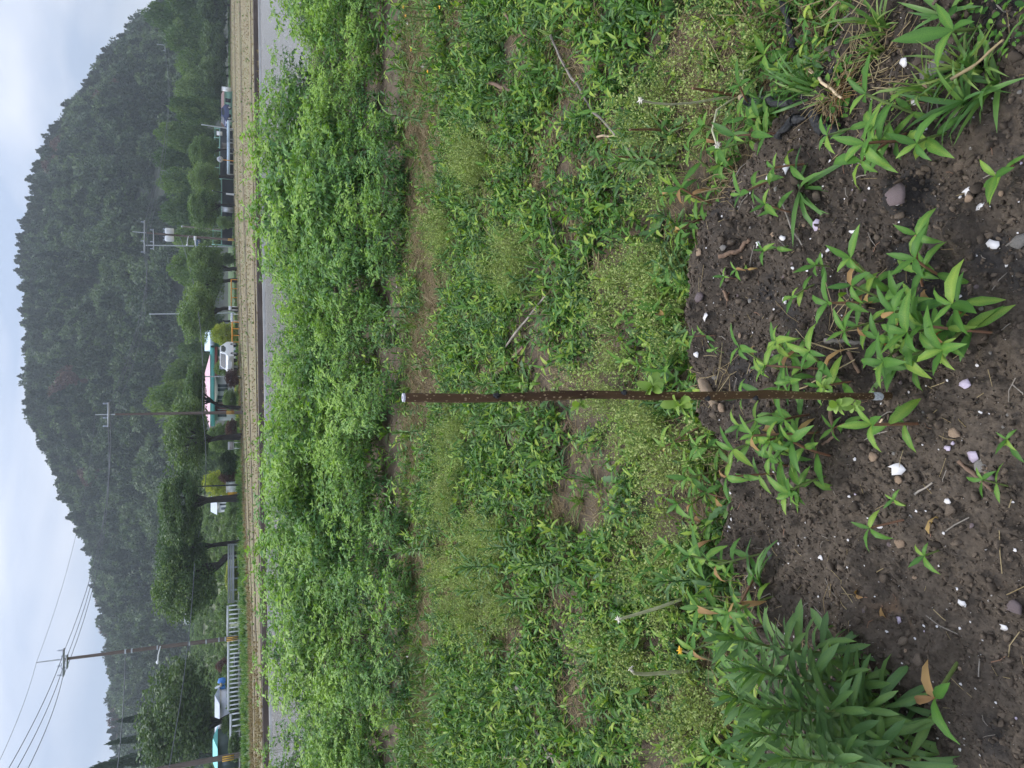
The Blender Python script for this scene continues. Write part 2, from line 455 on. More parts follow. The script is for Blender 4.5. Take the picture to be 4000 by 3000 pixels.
# ground: one sheet to the horizon
rows = np.concatenate([[-60, -25, -10, -5, -2.5, -1.2, -0.4, 0.1, 0.4, 0.6], np.geomspace(0.75, 16, 520), np.geomspace(16.3, 3000, 130)])
tcol = np.concatenate([-np.geomspace(60, 1.2, 26), np.linspace(-1.15, 1.15, 440), np.geomspace(1.2, 60, 26)])
GY, GT = np.meshgrid(rows, tcol, indexing='ij')
GX = GT * (0.72 * np.maximum(np.abs(GY), 0.75) + 0.25)
GZ = gz(GX, GY)
PXg, PYg = pix(GX, np.clip(GY, 0.9, 400))
pst = (bed_edge(PYg) - PXg) / 100.0
ins = (1 - sstep(-0.6, 0.3, pst))[..., None]
big = fbm(GX * 2.2, GY * 2.2, 4, 41)[..., None]
fine = fbm(GX * 11, GY * 11, 3, 43)[..., None]
soil_a = np.array((0.038, 0.029, 0.021)); soil_b = np.array((0.074, 0.057, 0.041)); soil_dry = np.array((0.095, 0.070, 0.045)); coal = np.array((0.022, 0.02, 0.019))
gc = soil_a + (soil_b - soil_a) * sstep(0.3, 0.7, big)
gc = gc * ins + (soil_dry * (0.7 + 0.5 * fine)) * (1 - ins)
charm = sstep(0.60, 0.72, fbm(GX * 5.0 + 3, GY * 5.0, 3, 77))[..., None] * ins
gc = gc * (1 - 0.75 * charm) + coal * 0.75 * charm
rust_x, rust_y = on_ground(3500, 2395)
rust = np.exp(-(((GX - rust_x) / 0.045) ** 2 + ((GY - rust_y) / 0.035) ** 2))[..., None] * sstep(0.35, 0.6, fine)
gc = gc * (1 - 0.8 * rust) + np.array((0.23, 0.11, 0.035)) * 0.8 * rust
farm = sstep(13, 16, GY)[..., None]
gc = gc * (1 - farm) + np.array((0.10, 0.082, 0.058)) * farm
ff = field_far(GX)
gr = sstep(ff - 1, ff + 1, GY)[..., None]
gc = gc * (1 - gr) + np.array((0.07, 0.11, 0.04)) * (0.7 + 0.6 * big) * gr
nr, nc = GX.shape
idx = np.arange(nr * nc).reshape(nr, nc)
Q = np.stack([idx[:-1, :-1], idx[:-1, 1:], idx[1:, 1:], idx[1:, :-1]], -1).reshape(-1, 4)
gcol = np.concatenate([gc, np.ones((nr, nc, 1))], -1).reshape(-1, 4)
ground = link('ground', mesh_np('ground', np.stack([GX, GY, GZ], -1).reshape(-1, 3), Q, M_SOIL, None, True, gcol))
tag(ground, kind='structure')

def sheet(name, X, Y, Z, mat, cattr=None):
    r, c = X.shape; i = np.arange(r * c).reshape(r, c)
    q = np.stack([i[:-1, :-1], i[:-1, 1:], i[1:, 1:], i[1:, :-1]], -1).reshape(-1, 4)
    o = link(name, mesh_np(name, np.stack([X, Y, Z], -1).reshape(-1, 3), q, mat, None, True, cattr))
    return tag(o, kind='structure')

# flooded paddy
def water_material():
    m, nt, b = new_mat('paddy_water')
    b.inputs['Base Color'].default_value = (0.15, 0.135, 0.11, 1)
    b.inputs['Roughness'].default_value = 0.26; b.inputs['IOR'].default_value = 1.33
    b.inputs['Specular IOR Level'].default_value = 1.0
    tc = nt.nodes.new('ShaderNodeTexCoord')
    n = nt.nodes.new('ShaderNodeTexNoise'); n.inputs['Scale'].default_value = 3.5; n.inputs['Detail'].default_value = 4
    nt.links.new(tc.outputs['Object'], n.inputs['Vector'])
    bp = nt.nodes.new('ShaderNodeBump'); bp.inputs['Strength'].default_value = 0.5; bp.inputs['Distance'].default_value = 0.05
    nt.links.new(n.outputs['Fac'], bp.inputs['Height']); nt.links.new(bp.outputs[0], b.inputs['Normal'])
    return m
X, S = np.meshgrid(np.linspace(-60, 80, 60), np.linspace(0, 1, 8), indexing='ij')
Y = 14.2 + S * (water_far(X) + 0.5 - 14.2)
sheet('water', X, Y, np.full_like(X, Z_WATER), water_material())

# field of stubble with wheel tracks
def field_material():
    m, nt, b = new_mat('stubble_field')
    N, L = nt.nodes, nt.links
    tc = N.new('ShaderNodeTexCoord')
    mp = N.new('ShaderNodeMapping'); mp.inputs['Rotation'].default_value = (0, 0, -math.atan(W_B)); mp.inputs['Scale'].default_value = (0.35, 1.6, 1)
    L.new(tc.outputs['Object'], mp.inputs['Vector'])
    n1 = N.new('ShaderNodeTexNoise'); n1.inputs['Scale'].default_value = 0.8; n1.inputs['Detail'].default_value = 8; n1.inputs['Roughness'].default_value = 0.65
    L.new(mp.outputs[0], n1.inputs['Vector'])
    r = N.new('ShaderNodeValToRGB'); e = r.color_ramp.elements
    e[0].position = 0.28; e[0].color = (0.075, 0.058, 0.036, 1); e[1].position = 0.75; e[1].color = (0.30, 0.24, 0.12, 1)
    k = e.new(0.5); k.color = (0.17, 0.135, 0.068, 1)
    L.new(n1.outputs['Fac'], r.inputs['Fac'])
    n2 = N.new('ShaderNodeTexNoise'); n2.inputs['Scale'].default_value = 0.25; n2.inputs['Detail'].default_value = 5
    L.new(tc.outputs['Object'], n2.inputs['Vector'])
    mr = N.new('ShaderNodeMapRange'); mr.inputs['From Min'].default_value = 0.5; mr.inputs['From Max'].default_value = 0.72; mr.inputs['To Max'].default_value = 0.55
    L.new(n2.outputs['Fac'], mr.inputs['Value'])
    mx = N.new('ShaderNodeMix'); mx.data_type = 'RGBA'; mx.inputs['B'].default_value = (0.16, 0.20, 0.06, 1)
    L.new(mr.outputs[0], mx.inputs['Factor']); L.new(r.outputs[0], mx.inputs['A'])
    L.new(mx.outputs['Result'], b.inputs['Base Color'])
    b.inputs['Roughness'].default_value = 0.9
    return m
M_FIELD = field_material()
xs = np.concatenate([np.linspace(-60, 60, 240), np.linspace(61, 200, 60)])
X, S = np.meshgrid(xs, np.linspace(0, 1, 160), indexing='ij')
y0 = water_far(X) + 1.25; y1 = field_far(X) + 0.3
Y = y0 + S * (y1 - y0)
Zf = Z_FIELD + 0.035 * (fbm(X * 1.2, Y * 1.2, 3, 51) - 0.5)
for k, s_ in enumerate((0.06, 0.33, 0.37, 0.62, 0.66, 0.9)):          # furrows and wheel ruts along the field
    Zf = Zf - 0.14 * np.exp(-((S - s_) / 0.006) ** 2) + 0.05 * np.exp(-((S - s_ - 0.012) / 0.008) ** 2)
sheet('stubble_field', X, Y, Zf, M_FIELD)

M_RUT = plain('rut_earth', (0.085, 0.062, 0.045), 0.9, noise=0.35, nscale=0.7)
for s_ in (0.06, 0.33, 0.37, 0.62, 0.66, 0.9):
    Xr, Tr = np.meshgrid(np.linspace(-60, 150, 260), np.linspace(-1, 1, 3), indexing='ij')
    Yr = water_far(Xr) + 1.25; Yr = Yr + s_ * (field_far(Xr) + 0.3 - Yr) + 0.35 * (fbm(Xr * .25, Xr * 0 + s_ * 50, 3, 9) - .5) + Tr * 0.22
    sheet('wheel_rut', Xr, Yr, np.full_like(Xr, Z_FIELD + 0.02) - 0.03 * (1 - Tr * Tr), M_RUT)
# road
ROAD = [(-90, 52.5), (-60, 55), (-35, 57.2), (-20, 60.5), (-8, 66), (4, 77), (20, 101), (45, 135), (90, 172), (160, 190)]
def road_y(x): return np.interp(x, [p[0] for p in ROAD], [p[1] for p in ROAD])
X, S = np.meshgrid(np.linspace(-90, 150, 120), np.linspace(0, 1, 4), indexing='ij')
Y = road_y(X) + 1.0 + S * 6.0
sheet('road', X, Y, np.full_like(X, Z_ROAD + 0.06), plain('asphalt', (0.075, 0.075, 0.08), 0.85, noise=0.15, nscale=1.0))
# concrete lip of the irrigation ditch and its dark bank along the paddy
def strip(name, offs, h, x0, x1, mat, kind='structure'):
    X = np.linspace(x0, x1, 90)
    prof = [(offs[0], Z_WATER - 0.2), (offs[0], h), (offs[1], h), (offs[1], Z_WATER - 0.2)]
    XX = np.repeat(X[:, None], 4, 1)
    YY = np.stack([water_far(X) + p[0] for p in prof], 1); ZZ = np.stack([np.full_like(X, p[1]) for p in prof], 1)
    i = np.arange(XX.size).reshape(XX.shape)
    q = np.stack([i[:-1, :-1], i[:-1, 1:], i[1:, 1:], i[1:, :-1]], -1).reshape(-1, 4)
    o = link(name, mesh_np(name, np.stack([XX, YY, ZZ], -1).reshape(-1, 3), q, mat))
    return tag(o, kind=kind)
strip('ditch_kerb', (0.0, 0.28), Z_WATER + 0.10, -60, 80, M_CONCRETE)
strip('ditch_bank', (0.9, 1.6), Z_FIELD + 0.03, -60, 80, plain('wet_earth', (0.06, 0.043, 0.033), 0.9, noise=0.3, nscale=1.0))

# ------------------------------------------------------------------ the hill and its wood
RIDGE = np.array([(-200, 640), (0, 590), (47, 575), (62, 545), (92, 490), (129, 475), (169, 440), (189, 405), (234, 388), (268, 362), (313, 330), (353, 312),
    (393, 258), (447, 238), (477, 207), (517, 196), (567, 168), (612, 158), (661, 138), (700, 132), (780, 120), (844, 108), (899, 98), (958, 88),
    (1018, 82), (1068, 85), (1127, 88), (1187, 96), (1252, 92), (1316, 92), (1376, 102), (1426, 110), (1500, 100), (1564, 106), (1614, 108), (1663, 130),
    (1708, 147), (1738, 162), (1793, 184), (1833, 208), (1887, 224), (1927, 244), (1962, 254), (1997, 272), (2061, 294), (2096, 314), (2136, 332), (2196, 350),
    (2275, 358), (2374, 372), (2434, 382), (2508, 392), (2588, 406), (2672, 412), (2757, 422), (2807, 430), (2861, 436), (3000, 450), (3300, 480)], float)
D_RIDGE, D_FOOT = 400.0, 200.0
_py = RIDGE[:, 0]; _px = RIDGE[:, 1]
_th, _el = [], []
for q, p in zip(_py, _px):
    d = ray(p, q); _th.append(d[0] / d[1]); _el.append(d[2] / d[1])
_o = np.argsort(_th); TH = np.array(_th)[_o]; EL = np.array(_el)[_o]
def hill_z(th, D):
    zr = CAM_H + np.interp(th, TH, EL) * D_RIDGE - 12.0
    s = (D - D_FOOT) / (D_RIDGE - D_FOOT)
    rise = np.where(s < 1, np.sin(np.clip(s, 0, 1) * math.pi / 2) ** 0.95, 1 - 0.55 * (s - 1))
    lump = 7.0 * (fbm(th * 9, D / 45.0, 3, 61) - 0.5) * np.clip(1 - np.abs(s - 0.5) * 2, 0, 1)
    return zr * rise + lump + 0.1
TT, DD = np.meshgrid(np.linspace(-0.75, 0.75, 160), np.linspace(D_FOOT - 2, 560, 90), indexing='ij')
sheet('hill', TT * DD, DD, hill_z(TT, DD) - 0.2, plain('hill_floor', (0.028, 0.034, 0.022), 0.95, noise=0.3, nscale=0.1))
TT, DD = np.meshgrid(np.linspace(0.30, 0.9, 80), np.linspace(900, 1500, 14), indexing='ij')
hz = 45 + 118 * np.sin((DD - 900) / 600 * math.pi / 2) * (0.80 + 0.30 * fbm(TT * 9, DD * 0 + 1, 3, 5)) + 6 * fbm(TT * 90, DD * .03, 3, 6)
sheet('distant_hill', TT * DD, DD, hz - 45, plain('distant_wood', (0.035, 0.055, 0.04), 0.95, noise=0.3, nscale=0.02))

def crown_template(seed, n_clump=26, per=60, leaf=0.10, conifer=False, flat=1.0, bottom=-1.0):
    """a crown in the unit ball, clumps of small leaves with gaps between them"""
    g = np.random.default_rng(seed); mb = MB()
    P, Dn, Sz, Tn = [], [], [], []
    if conifer:
        for i in range(n_clump):
            h = (i + g.random()) / n_clump
            r = (1 - h) ** 0.8 * (0.75 + 0.35 * g.random()) + 0.06
            a = i * 2.4 + g.random()
            k = np.arange(per); t = np.sqrt(g.random(per))
            p = np.stack([np.cos(a) * r * t, np.sin(a) * r * t, np.full(per, -1 + 2 * h) + 0.10 * t - 0.18 * t * t], -1)
            side = np.stack([-np.sin(a) * np.ones(per), np.cos(a) * np.ones(per), np.zeros(per)], -1)
            p = p + side * (g.normal(0, 0.16, per) * r)[:, None] + g.normal(0, 0.03, (per, 3))
            P.append(p); Dn.append(np.stack([np.cos(a) * np.ones(per), np.sin(a) * np.ones(per), 0.25 * np.ones(per)], -1) + g.normal(0, 0.5, (per, 3)))
            Sz.append(leaf * (0.6 + 0.8 * g.random(per))); Tn.append(np.clip(0.5 + 0.12 * g.normal() + 0.12 * g.normal(size=per), 0, 1))
    else:
        C = []
        while len(C) < n_clump:
            c = g.normal(size=3); c /= np.linalg.norm(c); c *= 0.35 + 0.52 * g.random() ** 0.5
            if c[2] > bottom and (not C or min(np.linalg.norm(np.array(C) - c, axis=1)) > 0.17):
                C.append(c)
            elif g.random() < 0.03:
                C.append(c)
        for c in C:
            rr = 0.17 + 0.17 * g.random()
            n = g.normal(size=(per, 3)); n /= np.linalg.norm(n, axis=1, keepdims=True)
            n[:, 2] = n[:, 2] * 0.8 + 0.15
            rad = rr * (0.45 + 0.6 * g.random(per) ** 0.6)
            P.append(c + n * rad[:, None] * np.array((1.15, 1.15, 0.8)))
            Dn.append(n * 0.7 + g.normal(0, 0.5, (per, 3)) + np.array((0, 0, -0.15)))
            Sz.append(leaf * (0.55 + 0.9 * g.random(per))); Tn.append(np.clip(0.5 + 0.14 * g.normal() + 0.12 * g.normal(size=per), 0, 1))
    P = np.concatenate(P); Dn = np.concatenate(Dn); Sz = np.concatenate(Sz); Tn = np.concatenate(Tn)
    P[:, 2] *= flat
    M = frames(Dn, g.normal(0, 0.9, len(P)))
    return spread(SMALL_LEAF[0] * np.array((0.75, 1, 1)), SMALL_LEAF[1], M, P, Sz, Tn)

def proto_collection(name, meshes):
    c = bpy.data.collections.new(name)
    for i, me in enumerate(meshes):
        o = bpy.data.objects.new('%s_%02d' % (name, i), me); c.objects.link(o)
    return c

def scatter(name, coll, P, rot, scl, idx, tint, label=None, cat=None):
    """stuff: many small pieces as instances on real points"""
    me = bpy.data.meshes.new(name)
    P = np.ascontiguousarray(P, np.float32); n = len(P)
    me.vertices.add(n); me.vertices.foreach_set('co', P.ravel())
    for nm, tp, arr, key in (('rot', 'FLOAT_VECTOR', rot, 'vector'), ('scl', 'FLOAT_VECTOR', scl, 'vector'), ('idx', 'INT', idx, 'value'), ('tint', 'FLOAT', tint, 'value')):
        a = me.attributes.new(nm, tp, 'POINT'); a.data.foreach_set(key, np.ascontiguousarray(arr, np.int32 if tp == 'INT' else np.float32).ravel())
    o = link(name, me)
    ng = bpy.data.node_groups.new(name, 'GeometryNodeTree')
    ng.interface.new_socket('Geometry', in_out='INPUT', socket_type='NodeSocketGeometry')
    ng.interface.new_socket('Geometry', in_out='OUTPUT', socket_type='NodeSocketGeometry')
    N, L = ng.nodes, ng.links
    gi, go = N.new('NodeGroupInput'), N.new('NodeGroupOutput')
    ci = N.new('GeometryNodeCollectionInfo'); ci.inputs['Collection'].default_value = coll
    ci.inputs['Separate Children'].default_value = True; ci.inputs['Reset Children'].default_value = True
    ip = N.new('GeometryNodeInstanceOnPoints'); ip.inputs['Pick Instance'].default_value = True
    def attr(nm, tp):
        a = N.new('GeometryNodeInputNamedAttribute'); a.data_type = tp; a.inputs['Name'].default_value = nm; return a.outputs['Attribute']
    e2r = N.new('FunctionNodeEulerToRotation')
    L.new(attr('rot', 'FLOAT_VECTOR'), e2r.inputs[0])
    L.new(gi.outputs[0], ip.inputs['Points']); L.new(ci.outputs[0], ip.inputs['Instance'])
    L.new(attr('idx', 'INT'), ip.inputs['Instance Index']); L.new(e2r.outputs[0], ip.inputs['Rotation'])
    L.new(attr('scl', 'FLOAT_VECTOR'), ip.inputs['Scale']); L.new(ip.outputs[0], go.inputs[0])
    md = o.modifiers.new('scatter', 'NODES'); md.node_group = ng
    tag(o, label, cat, kind='stuff')
    return o

def rand_rot(n, tilt=0.0, g=RNG):
    return np.stack([g.normal(0, tilt, n), g.normal(0, tilt, n), g.random(n) * 2 * math.pi], -1)

M_WOODLEAF = leaf_mat('wood_leaf', (0.030, 0.054, 0.032), (0.055, 0.090, 0.046), (0.115, 0.165, 0.072), 0.65, 0.2, 0.75, tint=True)
M_WOODPINE = leaf_mat('wood_needle', (0.026, 0.042, 0.032), (0.044, 0.067, 0.042), (0.076, 0.104, 0.058), 0.75, 0.12, 0.7, tint=True)
M_WOODRED = leaf_mat('wood_leaf_russet', (0.07, 0.04, 0.035), (0.11, 0.06, 0.05), (0.15, 0.10, 0.07), 0.7, 0.15, 0.5, tint=True)
wood = []
for k in range(4):
    V, T, K = crown_template(100 + k, 24, 46, 0.17, bottom=-0.7); V[:, 2] += 0.6
    wood.append(mesh_np('wood_crown', V, T, M_WOODLEAF, K))
for k in range(4):
    V, T, K = crown_template(200 + k, 34, 30, 0.20, conifer=True); V[:, 2] += 0.9
    wood.append(mesh_np('wood_conifer', V, T, M_WOODPINE, K))
V, T, K = crown_template(300, 24, 46, 0.17, bottom=-0.7); V[:, 2] += 0.6
wood.append(mesh_np('wood_russet', V, T, M_WOODRED, K))
C_WOOD = proto_collection('wood', wood)
n = 11500
th = RNG.uniform(-0.70, 0.70, n); s = RNG.random(n) ** 0.85; D = D_FOOT + 6 + s * (D_RIDGE + 14 - D_FOOT)
keep = RNG.random(n) < (D / 415.0) * 0.95
th, D, s = th[keep], D[keep], s[keep]; n = len(th)
x, y = th * D, D
z = hill_z(th, D)
sel = fbm(th * 7, D / 60.0, 3, 71)
con = (RNG.random(n) < np.clip((0.50 + 1.0 * (sel - 0.5)) * (1 - .55 * sstep(.75, .95, s)), 0, 1))
idx_ = np.where(con, RNG.integers(4, 8, n), RNG.integers(0, 4, n))
rus = fbm(x / 26.0, y / 26.0, 2, 91)
idx_ = np.where((rus > 0.78) & (RNG.random(n) < 0.6) & (s > .3), 8, idx_)
r = RNG.uniform(1.7, 4.6, n) * np.where(con, 0.72, 1.1)
scl = np.stack([r, r, r * np.where(con, RNG.uniform(1.0, 1.7, n), RNG.uniform(0.8, 1.15, n))], -1)
tint = np.clip(0.5 + 0.9 * (fbm(x / 18.0, y / 18.0, 2, 81) - 0.5) + 0.16 * RNG.normal(size=n) - 0.25 * sstep(0.1, 0.9, s) + 0.2, 0, 1)
scatter('hill_wood', C_WOOD, np.stack([x, y, z], -1), rand_rot(n, 0.06), scl, idx_, tint, 'dark mixed wood of pines and broadleaf trees covering the hill', 'wood')

# ------------------------------------------------------------------ terraced gardens behind the road (left)
X, Y = np.meshgrid(np.linspace(-62, -9, 60), np.linspace(67, 195, 70), indexing='ij')
def terrace_z(x, y):
    st = (np.asarray(y) - 70) / 9.0
    h = np.floor(st) + sstep(0.65, 1.0, st - np.floor(st))
    return 0.12 + np.maximum(0, h) * 0.62 * sstep(-9, -20, x)
sheet('terraced_gardens', X, Y, terrace_z(X, Y), plain('garden_earth', (0.10, 0.12, 0.05), 0.9, noise=0.35, nscale=0.4))

# ------------------------------------------------------------------ trees along the road
M_TREELIGHT = leaf_mat('tree_leaf_light', (0.068, 0.125, 0.04), (0.125, 0.20, 0.058), (0.21, 0.29, 0.085), 0.55, 0.3, 0.4)
CROWNS = {}
def crown_mesh(kind, k, mat):
    key = (kind, k, mat.name)
    if key not in CROWNS:
        if kind == 'pine':
            V, T, K = crown_template(700 + k, 70, 110, 0.075, conifer=True)
        elif kind == 'far':
            V, T, K = crown_template(600 + k, 64, 170, 0.08, bottom=-0.75)
        else:
            V, T, K = crown_template(500 + k, 78, 190, 0.062, bottom=-0.8)
        CROWNS[key] = mesh_np('crown', V, T, mat, K)
    return CROWNS[key]

def road_tree(name, label, base, crown, Y, mat, kind='near', k=0, limbs=2, trunk_r=0.2, lean=0.0, group=None, cat='tree', bottom=None):
    """base (px,py); crown (px top, px bottom, py from, py to); Y metres from the camera"""
    p = at(base[0], base[1], Y)
    zb = Z_ROAD + 0.02 if bottom is None else bottom
    root = empty(name, (p.x, Y, zb))
    a = at((crown[0] + crown[1]) / 2, crown[2], Y); b = at((crown[0] + crown[1]) / 2, crown[3], Y)
    t = at(crown[0], (crown[2] + crown[3]) / 2, Y); u = at(crown[1], (crown[2] + crown[3]) / 2, Y)
    cx, w = (a.x + b.x) / 2 - p.x, abs(a.x - b.x) / 2
    ztop, zbot = t.z - zb, max(u.z - zb, 0.25)
    cz, h = (ztop + zbot) / 2, max((ztop - zbot) / 2, 0.3)
    c = link('crown', crown_mesh(kind, k, mat), root)
    c.location = (cx, 0, cz); c.scale = (w * 1.1, max(w * 0.9, 0.5), h * 1.06); c.rotation_euler = (0, 0, 0)
    rr = random.Random(sum(map(ord, label)))
    mb = MB()
    fork = max(zbot * 0.9, 0.6)
    pts = [(0, 0, -0.3), (lean * 0.2, 0.02, fork * 0.35), (lean * 0.6 + rr.uniform(-.1, .1), 0, fork * 0.7), (lean + cx * 0.15, 0, fork)]
    mb.tube(pts, [trunk_r * 1.35, trunk_r, trunk_r * 0.9, trunk_r * 0.8], 8)
    x0 = pts[-1][0]
    for i in range(limbs + 2):
        f = (i + 0.5) / (limbs + 2) * 2 - 1
        ex, ey = cx + f * w * 0.7, rr.uniform(-0.5, 0.5) * w
        ez = cz + h * rr.uniform(0.0, 0.6)
        mid = (x0 + (ex - x0) * 0.45, ey * 0.4, fork + (ez - fork) * 0.55)
        mb.tube([(x0, 0, fork - 0.15), mid, (ex, ey, ez)], [trunk_r * 0.6, trunk_r * 0.38, trunk_r * 0.1], 6)
    mb.build('trunk', M_BARK, root)
    return tag(root, label, cat, group)

road_tree('roadside_tree', 'large dense dark tree over the grey shed, left of the tallest pole', (940, 2785), (545, 845, 2590, 3020), 62, M_TREEDARK, k=0, limbs=3, trunk_r=0.26, lean=-0.5)
road_tree('roadside_tree', 'broad roadside tree with dark forked trunk, right of white railing and guardrail', (930, 2120), (590, 815, 2050, 2260), 62, M_TREE, k=1, trunk_r=0.2)
road_tree('roadside_tree', 'spreading roadside tree with thick leaning trunk behind the steel guardrail', (932, 2165), (600, 850, 2150, 2425), 61, M_TREE, k=2, limbs=3, trunk_r=0.28, lean=-0.3)
road_tree('roadside_tree', 'roadside tree with low forked trunk and a yellow strip beside it', (942, 1945), (620, 795, 1830, 2110), 60, M_TREE, k=3, limbs=2, trunk_r=0.28)
road_tree('roadside_tree', 'roadside tree with long bare limbs left of the central pole', (937, 1705), (650, 815, 1555, 1850), 64, M_TREE, k=4, limbs=3, trunk_r=0.24, lean=-0.2)
road_tree('roadside_tree', 'slim leaning roadside tree in front of the pink roofed house', (925, 1595), (715, 810, 1430, 1660), 68, M_TREE, k=5, limbs=3, trunk_r=0.16, lean=0.5)
road_tree('roadside_tree', 'rounded roadside tree right of the pink roofed house', (920, 1208), (698, 850, 1120, 1330), 80, M_TREE, k=0, trunk_r=0.22)
road_tree('roadside_tree', 'roadside tree with two dark limbs behind the orange barrier rail', (917, 1095), (725, 880, 1040, 1190), 86, M_TREE, k=1, trunk_r=0.22)
road_tree('roadside_tree', 'roadside tree beside the pole that carries the blue sign', (915, 1050), (735, 875, 955, 1090), 88, M_TREELIGHT, k=2, trunk_r=0.2)
road_tree('roadside_tree', 'light green roadside tree in front of the black netting wall', (910, 800), (735, 858, 740, 890), 104, M_TREELIGHT, k=3, trunk_r=0.16)
road_tree('roadside_tree', 'light green roadside tree right of the round traffic mirror', (905, 585), (735, 862, 540, 655), 112, M_TREELIGHT, k=5, trunk_r=0.16)
road_tree('roadside_tree', 'light green roadside tree between the mirror and the netting wall', (908, 690), (740, 862, 640, 760), 108, M_TREELIGHT, k=4, trunk_r=0.16)
BGT = (((575, 880, 1490, 1660), 100, M_TREE, 'far'), ((640, 890, 1400, 1530), 104, M_TREEDARK, 'far'), ((655, 890, 990, 1120), 120, M_TREELIGHT, 'far'),
        ((668, 890, 880, 1010), 135, M_TREE, 'far'), ((635, 890, 770, 900), 140, M_TREEDARK, 'far'), ((622, 890, 660, 790), 140, M_TREE, 'far'),
        ((600, 890, 560, 690), 145, M_TREEDARK, 'far'), ((605, 890, 480, 590), 140, M_TREE, 'far'), ((650, 895, 380, 480), 135, M_TREE, 'far'), ((690, 895, 300, 410), 150, M_TREE, 'far'),
        ((690, 895, 200, 330), 155, M_TREELIGHT, 'far'), ((640, 895, 90, 230), 158, M_TREE, 'far'), ((560, 895, 20, 140), 165, M_TREE, 'far'), ((600, 895, -90, 60), 160, M_TREE, 'far'),
        ((770, 900, 230, 370), 148, M_TREEDARK, 'far'), ((780, 900, 90, 250), 152, M_TREEDARK, 'far'), ((770, 900, -60, 110), 155, M_TREEDARK, 'far'), ((740, 900, 360, 470), 146, M_TREEDARK, 'far'),
        ((690, 880, 1200, 1310), 118, M_TREEDARK, 'far'), ((700, 880, 1320, 1420), 120, M_TREEDARK, 'far'), ((760, 875, 1690, 1790), 92, M_TREELIGHT, 'far'), ((720, 875, 1780, 1900), 130, M_TREE, 'far'),
        ((735, 880, 2020, 2160), 150, M_TREEDARK, 'far'), ((745, 850, 2400, 2520), 160, M_TREEDARK, 'far'))
BGC = [q[0] for q in BGT]
for i, (c, Yb, mt, kd) in enumerate(BGT):
    road_tree('background_tree', 'leafy tree between road and wooded hill, centred %s of %d from the top edge' % (nth(1 + sum(cc[2] + cc[3] < c[2] + c[3] for cc in BGC)), len(BGC)), ((c[1] + 20), (c[2] + c[3]) / 2), c, Yb, mt, kd, i % 5, 2, 0.2, group='trees between road and hill')
for i, (c, Yb) in enumerate((((390, 880, 2890, 3010), 92), ((440, 880, 2825, 2905), 96), ((485, 880, 2735, 2830), 100))):
    road_tree('pine_tree', ('tall dark pine at the far left, topmost against the sky', 'dark pine second from the far left behind the dense tree', 'shorter dark pine third from the far left against the hill')[i], (900, (c[2] + c[3]) / 2), c, Yb, M_PINE, 'pine', i, 0, 0.2)

def shrub(name, label, box, Y, mat, k=0, group=None):
    a, b = at(box[1], box[2], Y), at(box[1], box[3], Y); t = at(box[0], box[2], Y)
    root = empty(name, ((a.x + b.x) / 2, Y, Z_ROAD))
    h = max((t.z - Z_ROAD) / 2, 0.2); w = abs(a.x - b.x) / 2
    c = link('foliage', crown_mesh('far', k, mat), root); c.location = (0, 0, h); c.scale = (w * 1.05, w, h * 1.1)
    mb = MB(); mb.tube([(0, 0, -0.2), (0.03, 0, h * 0.6), (0.0, 0.02, h * 1.2)], [0.06, 0.05, 0.02], 5); mb.build('stem', M_BARK, root)
    return tag(root, label, 'shrub', group)
shrub('maroon_shrub', 'round maroon shrub in front of the house with the white car', (880, 926, 1442, 1512), 66, M_MAROON, 0)
shrub('maroon_shrub', 'round brown maroon shrub just left of the central pole', (880, 922, 1640, 1705), 68, M_MAROON, 1)
shrub('maroon_shrub', 'pinkish maroon shrub beside the dark evergreen bush', (855, 924, 1838, 1885), 66, M_MAROON, 2)
shrub('evergreen_bush', 'rounded dark evergreen bush beside the pinkish shrub', (848, 928, 1760, 1850), 66, M_TREEDARK, 3)
shrub('golden_shrub', 'golden green small tree before the turquoise wall', (828, 895, 1265, 1350), 74, M_GOLD, 4)
shrub('golden_shrub', 'bright yellow green tree behind the low forked tree', (795, 870, 1840, 1935), 78, M_GOLD, 0)
shrub('green_bush', 'green bush in front of the house beside the headstone shape', (838, 898, 1405, 1470), 74, M_TREELIGHT, 1)
shrub('green_bush', 'green bush beside the slim leaning tree at the house front', (870, 912, 1520, 1600), 72, M_TREE, 2)
shrub('green_bush', 'leafy bush below the light tree right of the central pole', (800, 900, 1660, 1760), 76, M_TREELIGHT, 3)
shrub('green_bush', 'low dark bush under the blue and pole sign tree', (860, 915, 990, 1040), 90, M_TREEDARK, 4)
shrub('green_bush', 'loose green bush before the black netting wall', (848, 888, 845, 895), 100, M_TREE, 0)
shrub('green_bush', 'green bush beneath the dense tree at far left', (865, 915, 2790, 2860), 60, M_TREE, 1)
shrub('green_bush', 'bright green bush behind the steel guardrail', (880, 915, 2180, 2330), 64, M_GOLD, 2)
shrub('green_bush', 'dark bush at the far left beside the striped pole', (890, 940, 2860, 2960), 56, M_TREE, 3)
shrub('maroon_shrub', 'small reddish shrub on the garden terraces behind the railing', (840, 868, 2575, 2625), 80, M_MAROON, 3)

